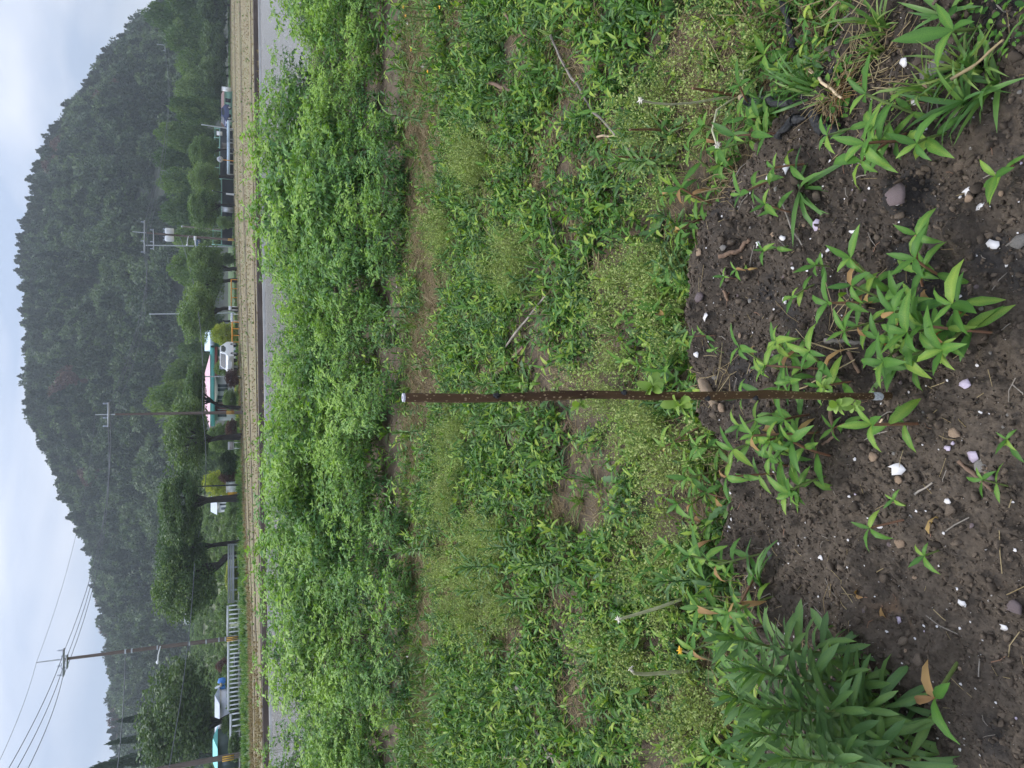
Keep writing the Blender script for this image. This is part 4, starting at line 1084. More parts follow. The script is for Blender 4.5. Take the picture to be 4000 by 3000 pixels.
# ------------------------------------------------------------------ leaf shapes
LANCE = [leaf_template(0.265, b, 0.16, wave=0.10) for b in (0.25, 0.7, 1.15, 1.6)]
LANCE_MESH = [mesh_np('leaf', V, T, M_WEED, 0.34 + 0.06 * i + np.where(np.abs(V[:, 0]) < 1e-6, .12, -.05), True) for i, (V, T) in enumerate(LANCE)]
LANCE_DRY = mesh_np('leaf', *leaf_template(0.22, 2.0, 0.5, wave=0.3), M_DRYLEAF, np.full(13, 0.5), True)
NARROW = [leaf_template(0.175, b, 0.2, ws=(0.25, 0.62, 1.0, 0.8, 0.0), ts=(0, 0.25, 0.55, 0.82, 1.0), wave=0.12) for b in (0.15, 0.6, 1.1, 1.7)]
NARROW_MESH = [mesh_np('leaf', V, T, M_FLEA, 0.45 + 0.05 * i + np.where(np.abs(V[:, 0]) < 1e-6, .14, -.05), True) for i, (V, T) in enumerate(NARROW)]
LEAFLET = [leaf_template(0.42, b, 0.14, ts=(0, 0.35, 0.7, 1.0), ws=(0.1, 1.0, 0.7, 0.0)) for b in (0.4, 0.9, 1.4)]
OVAL = [leaf_template(0.55, b, 0.12, ts=(0, 0.25, 0.55, 0.85, 1.0), ws=(0.2, 0.85, 1.0, 0.65, 0.0)) for b in (0.3, 0.9)]
OVAL_MESH = [mesh_np('leaf', V, T, M_BUD, np.full(len(V), 0.5), True) for V, T in OVAL]
TOOTH = leaf_template(0.26, 0.8, 0.1, ts=(0, .12, .2, .3, .38, .5, .58, .72, .8, 1.0), ws=(.2, .35, .7, .3, .85, .4, 1.0, .6, 1.0, 0.0))
TOOTH_MESH = mesh_np('leaf', TOOTH[0], TOOTH[1], M_FLEA, np.full(len(TOOTH[0]), 0.55), True)
BLADE = [leaf_template(0.055, b, 0.25, ts=(0, .2, .45, .72, 1.0), ws=(.7, .95, 1.0, .7, 0.0)) for b in (0.4, 1.0, 1.7)]
WIDEBLADE_MESH = [mesh_np('blade', *leaf_template(0.085, b, 0.25, ts=(0, .2, .45, .72, 1.0), ws=(.6, .9, 1.0, .7, 0.0)), M_GRASS, np.full(13, .35), True) for b in (0.6, 1.1, 1.7)]

def sprig_layout(g, size=1.0, nodes=3):
    """opposite pairs of pointed leaves up a short leaning stem; leaves as (variant, direction, position, length, roll)"""
    lean = g.normal(0, 0.35, 2); L = (0.035 + 0.022 * nodes) * size * (0.8 + 0.4 * g.random())
    P = [np.array((0, 0, 0.0))]; d = np.array((lean[0] * .5, lean[1] * .5, 1.0))
    for i in range(nodes):
        d = d + np.array((lean[0] * .25, lean[1] * .25, 0)); P.append(P[-1] + d / np.linalg.norm(d) * L / nodes)
    leaves, a = [], g.random() * math.pi
    for i in range(1, nodes + 1):
        top = i == nodes
        for k in range(4 if top else 2):
            ang = a + k * (math.pi / 2 if top else math.pi) + g.normal(0, 0.25)
            el = (g.uniform(0.35, 0.95) if top else g.uniform(-0.05, 0.6))
            D = np.array((math.cos(ang) * math.cos(el), math.sin(ang) * math.cos(el), math.sin(el)))
            ln = size * g.uniform(0.040, 0.066) * (0.72 if top and k > 1 else 1.0)
            leaves.append((int(g.integers(0, 4)), D, P[i], ln, g.normal(0, 0.25)))
        a += math.pi / 2 + g.normal(0, 0.2)
    return P, leaves

def sprig_mesh(seed, nodes, size=1.0):
    g = np.random.default_rng(seed); P, lv = sprig_layout(g, size, nodes); mb = MB()
    for (v, D, p, ln, ro) in lv:
        M = frames([D], np.array([ro]))
        mb.add(*spread(LANCE[v][0], LANCE[v][1], M, [p], [ln], [np.clip(0.45 + 0.17 * g.normal() + (0.5 if g.random() < 0.05 else 0), 0, 1)]))
    mb.tube(P, [0.0016 * size] * len(P), 4, 0.3)
    return mb.mesh('weed_sprig', M_WEED, True)

def child_leaf(root, mesh, D, p, ln, ro, name='leaf', wide=1.0):
    o = link(name, mesh, root)
    R = frames([np.asarray(D, float)], np.array([ro]))[0]
    S = np.diag((ln * wide, ln, ln))
    M = np.eye(4); M[:3, :3] = R @ S; M[:3, 3] = p
    o.matrix_local = Matrix(M.tolist())
    return o

def sprig_thing(px, py, label, size=1.0, nodes=3, seed=0, group=None, name='weed_sprig', dry=0.06):
    g = np.random.default_rng(seed + int(px) * 7 + int(py)); pos = gpt(px, py)
    root = empty(name, pos - Vector((0, 0, 0.004)))
    P, lv = sprig_layout(g, size, nodes)
    mb = MB(); mb.tube(P, [0.0022 * size] * len(P), 5); mb.build('stem', M_STEMRED if g.random() < .4 else M_STEM, root)
    for (v, D, p, ln, ro) in lv:
        child_leaf(root, LANCE_DRY if g.random() < dry else LANCE_MESH[v], D, p, ln, ro)
    return tag(root, label, 'weed', group)

# ------------------------------------------------------------------ crop rows
def crop_mesh(seed):
    g = np.random.default_rng(seed); mb = MB(); st = MB()
    for s_ in range(11):
        az = s_ / 11 * 2 * math.pi + g.normal(0, 0.3); ln = g.uniform(0.42, 0.82); out = g.uniform(0.05, 0.55)
        P = [np.array((0.05 * math.cos(az), 0.05 * math.sin(az), 0.0))]
        for i in range(5):
            t = (i + 1) / 5; d = np.array((math.cos(az) * out * (0.6 + t), math.sin(az) * out * (0.6 + t), 1.0)); P.append(P[-1] + d / np.linalg.norm(d) * ln / 5)
        st.tube(P, np.linspace(0.005, 0.002, 6), 4)
        for i in range(1, 6):
            for k in range(2 if i < 5 else 3):
                a2 = az + g.uniform(-1.9, 1.9) if i < 5 else az + k * 2.1
                el = g.uniform(0.15, 0.9) if i < 5 else g.uniform(0.6, 1.2)
                rl = g.uniform(0.17, 0.33) * (1.0 if i < 5 else 0.6); npair = int(g.integers(3, 5))
                p = P[i].copy(); dirv = np.array((math.cos(a2) * math.cos(el), math.sin(a2) * math.cos(el), math.sin(el)))
                tone = np.clip(0.30 + 0.06 * i + 0.14 * g.normal() + (0.12 if i == 5 else 0), 0, 1)
                pts = [p.copy()]
                for j in range(npair):
                    dirv = dirv + np.array((0, 0, -0.16)); dirv /= np.linalg.norm(dirv); p = p + dirv * rl / npair; pts.append(p.copy())
                    sd_ = np.cross(dirv, (0, 0, 1)); sd_ /= np.linalg.norm(sd_) + 1e-9
                    for q in (-1, 1):
                        D = sd_ * q * 0.9 + dirv * 0.55 + np.array((0, 0, g.normal(-0.05, 0.2)))
                        v = int(g.integers(0, 3))
                        mb.add(*spread(LEAFLET[v][0], LEAFLET[v][1], frames([D], np.array([g.normal(0, .3)])), [p], [g.uniform(0.058, 0.10)], [np.clip(tone + .07 * g.normal(), 0, 1)]))
                mb.add(*spread(LEAFLET[0][0], LEAFLET[0][1], frames([dirv]), [p], [0.07], [tone]))
                st.tube(pts, 0.0013, 3, caps=False)
    return mb.mesh('foliage', M_CROP, True), st.mesh('stems', M_STEM)
CROP = [crop_mesh(900 + k) for k in range(8)]
rowlab = ('front row of the leafy crop', 'second row of the leafy crop', 'middle row of the leafy crop', 'third row of the leafy crop', 'fourth row of the leafy crop', 'rearmost row of the leafy crop by the water')
ROWS = (6.6, 7.5, 8.6, 9.9, 11.3, 12.7)
g = np.random.default_rng(5)
for r_, yy in enumerate(ROWS):
    rowobjs = []; x = -(yy * 0.56 + 0.8); step = (.42, .36, .38, .42, .45, .45)[r_]
    while x < yy * 0.56 + 0.8:
        x += step * g.uniform(0.75, 1.25)
        PYc = pix(x, yy)[1]
        th_ = x / yy      # how the far skyline of the crop dips and rises
        gap = th_ < -.41 or .03 < th_ < .13 or th_ > .385
        if r_ >= 4 and gap and g.random() < (.35 if -.2 < th_ < .13 else .7): continue
        if r_ == 0 and vnoise(np.array([x * 1.4]), np.array([3.3]), 4)[0] < .45: continue
        tall = 1.16 if (.13 < th_ < .36 or -.41 < th_ < -.35 or -.3 < th_ < .0) else (.85 if gap else 1.0)
        yj = yy + g.normal(0, 0.24) + 0.5 * (fbm(np.array([x * .8]), np.array([yy]), 2, 8)[0] - .5); k = int(g.integers(0, 8))
        sc_ = tall * (.72 + .56 * float(fbm(np.array([x * .55 + r_ * 3.7]), np.array([yy * .3]), 2, 88)[0])) * g.uniform(0.78, 1.12) * (.44, .66, .84, 1.0, 1.08, 1.16)[r_]
        root = empty('crop_plant', (x, yj, gzp(x, yj) - 0.01), g.random() * 6.28, sc_)
        root.rotation_euler = (g.normal(0, .08), g.normal(0, .08), g.random() * 6.28)
        f = link('foliage', CROP[k][0], root); s2 = link('stems', CROP[k][1], root)
        tag(root, None, 'crop plant', rowlab[r_]); rowobjs.append(root)
    for i, o_ in enumerate(sorted(rowobjs, key=lambda q: -q.location.x / q.location.y)):
        o_['label'] = 'bushy crop plant, %s from top edge, %s' % (nth(i + 1), rowlab[r_])

# ------------------------------------------------------------------ ground cover (nobody could count it)
def other_mesh(seed, T_, mat, n, ln, el0, el1, h):
    g = np.random.default_rng(seed); mb = MB(); lean = g.normal(0, .02, 2)
    mb.tube([(0, 0, 0), (lean[0], lean[1], h)], .0014, 4, .3)
    for i in range(n):
        t = (i + .5) / n; a = i * 2.4 + g.normal(0, .3); el = el0 + (el1 - el0) * t + g.normal(0, .15); v = T_[int(g.integers(0, len(T_)))]
        mb.add(*spread(v[0], v[1], frames([(math.cos(a) * math.cos(el), math.sin(a) * math.cos(el), math.sin(el))], np.array([g.normal(0, .35)])), [(lean[0] * t, lean[1] * t, h * t)], [ln * g.uniform(.6, 1.15)], [np.clip(.45 + .2 * g.normal(), 0, 1)]))
    return mb.mesh('weed_sprig', mat, True)
C_SPRIG = proto_collection('sprig', [sprig_mesh(40 + k, 1 + k % 3, (.7, 1.0, 1.15)[k % 3]) for k in range(12)] + [other_mesh(25 + k, OVAL, M_WEED, 12, .034, .1, .9, .06) for k in range(2)] + [other_mesh(27 + k, NARROW, M_FLEA, 22, .06, -.1, 1.2, .12) for k in range(2)] + [other_mesh(29, [TOOTH], M_FLEA, 9, .10, .15, .9, .01)])
def tuft_mesh(seed, n, h, mat, bend=(0, 1, 2), spread_=0.5, thick=1.0):
    g = np.random.default_rng(seed); mb = MB()
    for i in range(n):
        a = g.random() * 6.28; el = math.pi / 2 - abs(g.normal(0, spread_)); D = (math.cos(a) * math.cos(el), math.sin(a) * math.cos(el), math.sin(el))
        v = BLADE[bend[int(g.integers(0, len(bend)))]]
        mb.add(*spread(v[0] * np.array((thick, 1, 1)), v[1], frames([D], np.array([g.normal(0, 1)])), [g.normal(0, 0.01, 3) * np.array((1, 1, 0))], [h * g.uniform(0.5, 1.1)], [np.clip(.45 + .18 * g.normal(), 0, 1)]))
    return mb.mesh('tuft', mat)
C_GRASS = proto_collection('grass', [tuft_mesh(60 + k, 22, 0.15, M_GRASS) for k in range(5)])
def straw_mesh(seed, n=26):
    g = np.random.default_rng(seed); mb = MB()
    for i in range(n):
        a = g.random() * 6.28; L = g.uniform(0.03, 0.12); p = g.normal(0, 0.035, 3) * np.array((1, 1, 0.15)) + np.array((0, 0, .008)); d = np.array((math.cos(a), math.sin(a), g.normal(.1, .2)))
        mb.tube([p, p + d * L * .5 + g.normal(0, .006, 3), p + d * L], 0.0009 + .0006 * g.random(), 3, np.clip(.5 + .2 * g.normal(), 0, 1), False)
    return mb.mesh('straw', M_STRAW)
C_STRAW = proto_collection('straw', [straw_mesh(80 + k) for k in range(5)])
def airy_mesh(seed):
    """a frothy tuft of tiny pale seed pods and leaves on hair-thin stems"""
    g = np.random.default_rng(seed); mb = MB(); P, D, S, K = [], [], [], []
    for s_ in range(13):
        a = g.random() * 6.28; r = g.uniform(.01, .06); b = np.array((math.cos(a) * r * .4, math.sin(a) * r * .4, 0)); h = g.uniform(.06, .17); tip = np.array((math.cos(a) * r * 1.4, math.sin(a) * r * 1.4, h))
        mb.tube([b, (b + tip) / 2 + g.normal(0, .004, 3), tip], 0.0006, 3, .35, False)
        for i in range(15):
            t = g.uniform(.35, 1); an = g.random() * 6.28
            P.append(b + (tip - b) * t + np.array((math.cos(an), math.sin(an), .3)) * g.uniform(.002, .011)); D.append((math.cos(an), math.sin(an), g.uniform(.1, 1.0))); S.append(g.uniform(.005, .011)); K.append(np.clip(.5 + .2 * g.normal(), 0, 1))
    mb.add(*spread(SMALL_LEAF[0] * np.array((.55, 1, 1)), SMALL_LEAF[1], frames(np.array(D), g.normal(0, 1, len(D))), np.array(P), np.array(S), np.array(K)))
    return mb.mesh('airy', M_AIRY)
C_AIRY = proto_collection('airy', [airy_mesh(90 + k) for k in range(6)])
def herb_mesh(seed):
    """low tangle of small roundish leaves"""
    g = np.random.default_rng(seed); mb = MB(); n = 34
    a = g.random(n) * 6.28; r = g.random(n) ** .6 * .06; P = np.stack([np.cos(a) * r, np.sin(a) * r, g.uniform(.004, .035, n)], -1)
    D = np.stack([np.cos(a + g.normal(0, .8, n)), np.sin(a + g.normal(0, .8, n)), g.uniform(-.1, .9, n)], -1)
    for v in range(2):
        s_ = slice(v, n, 2); k = len(P[s_]); mb.add(*spread(OVAL[v][0], OVAL[v][1], frames(D[s_], g.normal(0, .4, k)), P[s_], g.uniform(.012, .026, k), np.clip(.45 + .2 * g.normal(size=k), 0, 1)))
    return mb.mesh('herb', M_WEED)
C_HERB = proto_collection('herb', [herb_mesh(120 + k) for k in range(5)])

def candidates(n, g, y0=0.95, y1=6.6):
    """points spread evenly over the visible garden ground"""
    y = np.sqrt(g.random(n) * (y1 * y1 - y0 * y0) + y0 * y0); x = (g.random(n) * 2 - 1) * (0.56 * y + 0.35)
    return x, y
def weights(x, y):
    PX, PY = pix(x, y); past = (bed_edge(PY) - PX)
    beyond = sstep(-25, 45, past)
    strip_ = sstep(1545, 1590, PX) * (1 - sstep(1650, 1750, PX))            # trodden strip in front of the crop
    corner = (1 - sstep(230, 520, PY)) * (PX > 2700) * 1.0
    patch = fbm(x * 1.9, y * 1.9, 3, 141)
    return PX, PY, past, beyond, strip_, corner, patch
def place_stuff(name, coll, ncoll, n, dens, size, label, cat, seed, tilt=0.2, y1=6.6, zoff=-0.004, y0=0.95):
    g = np.random.default_rng(seed); x, y = candidates(n, g, y0, y1)
    w = dens(x, y); k = g.random(n) < w; x, y = x[k], y[k]; m = len(x); z = gz(x, y) + zoff
    sc_ = g.uniform(size[0], size[1], m)
    return scatter(name, coll, np.stack([x, y, z], -1), rand_rot(m, tilt, g), np.repeat(sc_[:, None], 3, 1), g.integers(0, ncoll, m), g.random(m), label, cat)
AIRY = ((2450, 1520, 190, 190), (2480, 1620, 170, 130), (2620, 1800, 200, 180), (2600, 2050, 150, 230), (2540, 2250, 170, 120), (2600, 1000, 150, 220), (2640, 1250, 110, 200), (2460, 1150, 150, 130), (2500, 2550, 170, 200),
        (1740, 1900, 55, 220), (1790, 1690, 60, 110), (1900, 2080, 90, 130), (1710, 900, 50, 160), (1740, 2260, 60, 150), (1850, 650, 110, 130), (2650, 420, 160, 230), (2760, 200, 220, 220), (1880, 2380, 160, 150), (2700, 2800, 150, 220), (2000, 1000, 90, 160))
def airy_w(x, y):
    PX, PY = pix(x, y); w = np.zeros_like(x)
    for (a, b, c, d) in AIRY: w = np.maximum(w, np.exp(-(((PX - a) / c) ** 2 + ((PY - b) / d) ** 2) * 1.3))
    return w
def d_sprig(x, y):
    PX, PY, past, bey, st, co, pa = weights(x, y)
    bare = sstep(0.555, 0.64, fbm(x * 2.6, y * 2.6, 3, 151))
    w = bey * (1 - 0.75 * np.exp(-(((PX - 1880) / 130) ** 2 + ((PY - 2350) / 140) ** 2))) * (1 - 0.7 * np.exp(-(((PX - 2960) / 170) ** 2 + ((PY - 150) / 130) ** 2))) * (1 - 0.93 * st * sstep(.28, .42, fbm(x * 1.1, y * 1.1, 2, 155))) * (1 - 0.93 * bare) * (1 - 0.72 * airy_w(x, y)) * (1 - .75 * (1 - sstep(1540, 1640, PX)))
    return np.maximum(w * 0.95, 0.35 * co * (pa > .5))
def d_airy(x, y):
    PX, PY, past, bey, st, co, pa = weights(x, y); return np.clip(airy_w(x, y) * 1.25 - .15, 0, 1) * sstep(.3, .52, fbm(x * 5, y * 5, 3, 181)) * bey * (1 - .6 * st)
def d_grass(x, y):
    PX, PY, past, bey, st, co, pa = weights(x, y); gp = sstep(.52, .68, fbm(x * 1.7, y * 1.7, 3, 161))
    left = sstep(2450, 2650, PY) * (1 - sstep(1900, 2100, PX))
    return np.clip(bey * (0.03 + .3 * gp * (PX < 2600) * (1 - st) + .10 * st + .7 * left) + .45 * co, 0, 1) * .5
def d_straw(x, y):
    PX, PY, past, bey, st, co, pa = weights(x, y); w = np.zeros_like(x)
    for (a, b, c, d) in ((1880, 2350, 130, 140), (1800, 2080, 90, 150), (2960, 150, 170, 130), (2780, 480, 120, 140), (2560, 1230, 70, 110), (2080, 2050, 110, 120), (1700, 1350, 80, 160), (2050, 620, 80, 90), (2360, 560, 60, 70), (1620, 300, 70, 200)):
        w = np.maximum(w, np.exp(-(((PX - a) / c) ** 2 + ((PY - b) / d) ** 2)))
    return np.clip(bey * (0.15 + .85 * st + .25 * (pa > .55)) + 1.2 * w + .3 * co + .004, 0, 1)
def d_herb(x, y):
    PX, PY, past, bey, st, co, pa = weights(x, y); return np.clip(bey * (.2 + .1 * st) + .5 * co, 0, 1) * sstep(.38, .5, fbm(x * 3, y * 3, 3, 171))
place_stuff('weed_cover', C_SPRIG, 17, 29000, d_sprig, (0.5, 1.2), 'dense carpet of pointed leaf weeds behind the open bed', 'weeds', 201, 0.3)
place_stuff('herb_cover', C_HERB, 5, 8000, d_herb, (0.7, 1.3), 'low tangle of tiny leaves between the larger weeds', 'weeds', 202, 0.2)
place_stuff('cress_cover', C_AIRY, 6, 8500, d_airy, (0.8, 1.5), 'pale frothy seeding weeds in patches among the green', 'weeds', 203, 0.25)
place_stuff('grass_cover', C_GRASS, 5, 7000, d_grass, (0.55, 1.1), 'thin grass blades scattered among the weeds', 'grass', 204, 0.25)
place_stuff('straw_litter', C_STRAW, 5, 10000, d_straw, (0.7, 1.2), 'dry straw and dead stalks lying on the ground', 'straw', 205, 0.15)
# undergrowth in the crop rows
def d_under(x, y):
    return np.full_like(x, 0.55)
place_stuff('crop_undergrowth', C_SPRIG, 17, 6000, d_under, (1.0, 2.0), 'mixed low weeds under the leafy crop rows', 'weeds', 206, 0.3, 13.6, -0.004, 6.3)

# crumbs of soil and grit
def ico(seed, flat=0.75):
    g = np.random.default_rng(seed); t = (1 + 5 ** .5) / 2
    V = np.array([(-1, t, 0), (1, t, 0), (-1, -t, 0), (1, -t, 0), (0, -1, t), (0, 1, t), (0, -1, -t), (0, 1, -t), (t, 0, -1), (t, 0, 1), (-t, 0, -1), (-t, 0, 1)], float) / 1.9
    F = np.array([(0, 11, 5), (0, 5, 1), (0, 1, 7), (0, 7, 10), (0, 10, 11), (1, 5, 9), (5, 11, 4), (11, 10, 2), (10, 7, 6), (7, 1, 8), (3, 9, 4), (3, 4, 2), (3, 2, 6), (3, 6, 8), (3, 8, 9), (4, 9, 5), (2, 4, 11), (6, 2, 10), (8, 6, 7), (9, 8, 1)])
    V = V * (0.65 + 0.6 * g.random((12, 1))) * np.array((1, .85, flat))
    return V, F
def rough_ico(seed):
    """an uneven clod, 80 faces"""
    g = np.random.default_rng(seed + 500); V, F = ico(seed); E, NV, NF = {}, [tuple(v) for v in V], []
    def mid(a, b):
        k_ = (min(a, b), max(a, b))
        if k_ not in E:
            E[k_] = len(NV); NV.append(tuple((np.array(NV[a]) + np.array(NV[b])) / 2 * g.uniform(.8, 1.3)))
        return E[k_]
    for (a, b, c) in F:
        ab, bc, ca = mid(a, b), mid(b, c), mid(c, a); NF += [(a, ab, ca), (b, bc, ab), (c, ca, bc), (ab, bc, ca)]
    return np.array(NV), np.array(NF)
C_CRUMB = proto_collection('crumb', [mesh_np('crumb', *rough_ico(k), M_CRUMB, None, k % 2 == 0) for k in range(10)])
g = np.random.default_rng(77); n = 95000
x, y = candidates(n, g, 0.85, 3.0)
PXc, PYc = pix(x, y); k = (bed_edge(PYc) - PXc < 30) & (g.random(n) < .95); x, y = x[k], y[k]; m = len(x)
sz = np.clip(0.0024 * np.exp(g.normal(0, .7, m)), .0011, .017)
scatter('soil_crumbs', C_CRUMB, np.stack([x, y, gz(x, y) + sz * .25], -1), g.random((m, 3)) * 6.28, np.stack([sz, sz * g.uniform(.7, 1.1, m), sz * g.uniform(.6, 1, m)], -1), g.integers(0, 10, m), g.random(m), 'dark soil crumbs and grit covering the open bed', 'soil')
def bit_mesh(seed, mat, L, r):
    g = np.random.default_rng(seed); mb = MB(); a = np.array((-L / 2, 0, 0)); mb.tube([a, (0, g.normal(0, L * .12), g.normal(0, L * .06) + .002), -a], r, 4, .5); return mb.mesh('bit', mat)
C_BIT = proto_collection('bit', [bit_mesh(k, M_STRAW, .035 + .012 * k, .0009) for k in range(4)] + [bit_mesh(k + 9, M_GREYWOOD, .03 + .015 * k, .0013) for k in range(3)] + [bit_mesh(k + 14, M_STEMRED, .03, .0008) for k in range(2)])
gb = np.random.default_rng(78); xb, yb = candidates(2400, gb, .85, 2.9); PXb, PYb = pix(xb, yb); kb = (bed_edge(PYb) - PXb < 20) & (gb.random(2400) < .35 + .65 * (fbm(xb * 3, yb * 3, 2, 5) > .5)); xb, yb = xb[kb], yb[kb]; mbn = len(xb); sb_ = gb.uniform(.5, 1.5, mbn)
scatter('bed_litter', C_BIT, np.stack([xb, yb, gz(xb, yb) + .004], -1), rand_rot(mbn, .25, gb), np.repeat(sb_[:, None], 3, 1), gb.integers(0, 9, mbn), gb.random(mbn), 'bits of straw, root and twig littering the open bed', 'litter')
GRIT = plain('white_grit', (.42, .38, .34), .6)
C_GRIT = proto_collection('grit', [mesh_np('grit', *ico(k + 20, .4), GRIT) for k in range(4)])
x, y = candidates(2600, g, .85, 2.7); PXc, PYc = pix(x, y); k = (bed_edge(PYc) - PXc < 10); x, y = x[k], y[k]; m = len(x)
sz = np.clip(.0014 * np.exp(g.normal(0, .4, m)), .0008, .0035)
scatter('shell_grit', C_GRIT, np.stack([x, y, gz(x, y) + .003], -1), g.random((m, 3)) * 6.28, np.repeat(sz[:, None], 3, 1), g.integers(0, 4, m), g.random(m), 'fine white shell grit specks in the dark soil', 'grit')

# ------------------------------------------------------------------ stones and shells
def pebble(name, label, px, py, w, h, mat, seed, group=None, cat='stone', sink=0.25):
    p = gpt(px, py); sc_ = (p - Vector((0, 0, CAM_H))).length / FPX
    V, F = ico(seed)
    # one smooth subdivision keeps 80 faces
    E, NV, NF = {}, [tuple(v) for v in V], []
    def mid(a, b):
        k_ = (min(a, b), max(a, b))
        if k_ not in E:
            q = (np.array(NV[a]) + np.array(NV[b])) / 2; E[k_] = len(NV); NV.append(tuple(q * 1.06))
        return E[k_]
    for (a, b, c) in F:
        ab, bc, ca = mid(a, b), mid(b, c), mid(c, a); NF += [(a, ab, ca), (b, bc, ab), (c, ca, bc), (ab, bc, ca)]
    o = link(name, mesh_np(name, np.array(NV), np.array(NF), mat, None, True))
    a, b = h * sc_ / 2 * 1.1, w * sc_ / 2 * 1.1
    o.scale = (a, b, min(a, b) * .75); o.location = p + Vector((0, 0, min(a, b) * (.75 - sink * 2) * .6)); o.rotation_euler = (0, 0, (seed % 7 - 3) * .12)
    return tag(o, label, cat, group)
for i, (px, py, w, h, m, lb) in enumerate(((2740, 1160, 62, 40, M_STONEP, 'smooth plum grey pebble at the rim of the soil bed'), (2825, 968, 42, 26, M_STONE, 'flat grey green stone left of the broken bark stick'), (2730, 985, 34, 26, M_STONEB, 'small tan stone at the rim right of plum pebble'),
        (2815, 1592, 52, 42, M_STONEB, 'angular brown stone just left of the sapling stick'), (2795, 1476, 34, 28, M_STONE, 'pale grey stone right of the sapling by the clay ledge'), (3835, 1822, 54, 44, M_STONE, 'round grey green stone touching the tan stick'),
        (3985, 945, 84, 46, M_STONE, 'large flat grey stone at the bottom edge of bed'), (3655, 262, 120, 66, M_STONE, 'long lumpy earth coloured clod among corner weeds'), (3625, 320, 60, 42, M_STONEB, 'tan lump below the long clod in the corner'),
        (3560, 770, 90, 74, M_STONEP, 'crumbly dark clod below the broad grass'), (2930, 1175, 22, 20, M_STONE, 'little round grey stone beside two more pebbles'), (3515, 2120, 44, 32, M_STONEB, 'pinkish brown angular stone on left side soil'), (3870, 1865, 46, 34, M_STONEP, 'dark flat stone beside the tan stick'),
        (3790, 775, 34, 26, M_STONEB, 'orange brown pebble next to a white shell'), (3510, 1875, 36, 30, M_STONEB, 'tan pebble under the big white shell'), (3415, 1785, 40, 34, M_STONEB, 'ochre crumbly stone left of the weed roots'), (3020, 920, 30, 24, M_STONEB, 'small tan pebble in middle of the bed top'),
        (3960, 2370, 54, 44, M_STONEP, 'plum grey stone at lower left of the bed'), (3730, 1690, 44, 34, M_STONEB, 'grey brown stone beside the purple shell strip'), (3010, 2165, 30, 38, M_STONE, 'grey pebble on soil near left leaf clump'))):
    pebble('stone', lb, px, py, w, h, m, 300 + i)
g = np.random.default_rng(17); cnt = 0
while cnt < 70:
    px, py = g.uniform(2720, 3990), g.uniform(120, 2990)
    if px < bed_edge(py) + 40: continue
    w = g.uniform(11, 24)
    pebble('pebble', 'small brown or grey pebble half sunk in the bare soil', px, py, w, w * g.uniform(.6, 1), (M_STONE, M_STONEB, M_STONEP)[int(g.integers(0, 3))], 400 + cnt, 'small pebbles in the soil', 'pebble'); cnt += 1

def shell_mesh(seed, mat):
    g = np.random.default_rng(seed); n = 8; a = np.arange(n) / n * 2 * math.pi + g.normal(0, .15, n); r = g.uniform(.65, 1.1, n)
    top = np.stack([np.cos(a) * r, np.sin(a) * r * .8, .10 * g.normal(size=n)], -1); c = np.array([(0, 0, .22)]); bot = top - np.array((0, 0, .13))
    V = np.vstack([top, bot, c, c - np.array((0, 0, .13))]); F = []
    for i in range(n):
        j = (i + 1) % n; F += [(i, j, 2 * n), (n + j, n + i, 2 * n + 1), (i, n + i, n + j), (i, n + j, j)]
    return mesh_np('shell_fragment', V, np.array(F), mat)
SHELLS = [shell_mesh(k, M_SHELL) for k in range(7)]; SHELLS_P = [shell_mesh(k + 30, M_SHELLP) for k in range(4)]
def shell(px, py, w, h, label, i, group=None, purple=False):
    p = gpt(px, py); sc_ = (p - Vector((0, 0, CAM_H))).length / FPX
    o = link('shell_fragment', (SHELLS_P[i % 4] if purple else SHELLS[i % 7]))
    a, b = h * sc_ / 2 * 1.1, w * sc_ / 2 * 1.25
    o.scale = (a, b, max(min(a, b), .002)); o.location = p + Vector((0, 0, .004 + .15 * min(a, b))); o.rotation_euler = (random.Random(i).uniform(-.35, .35), random.Random(i + 5).uniform(-.35, .35), random.Random(i + 9).uniform(-.4, .4))
    return tag(o, label, 'shell', group)
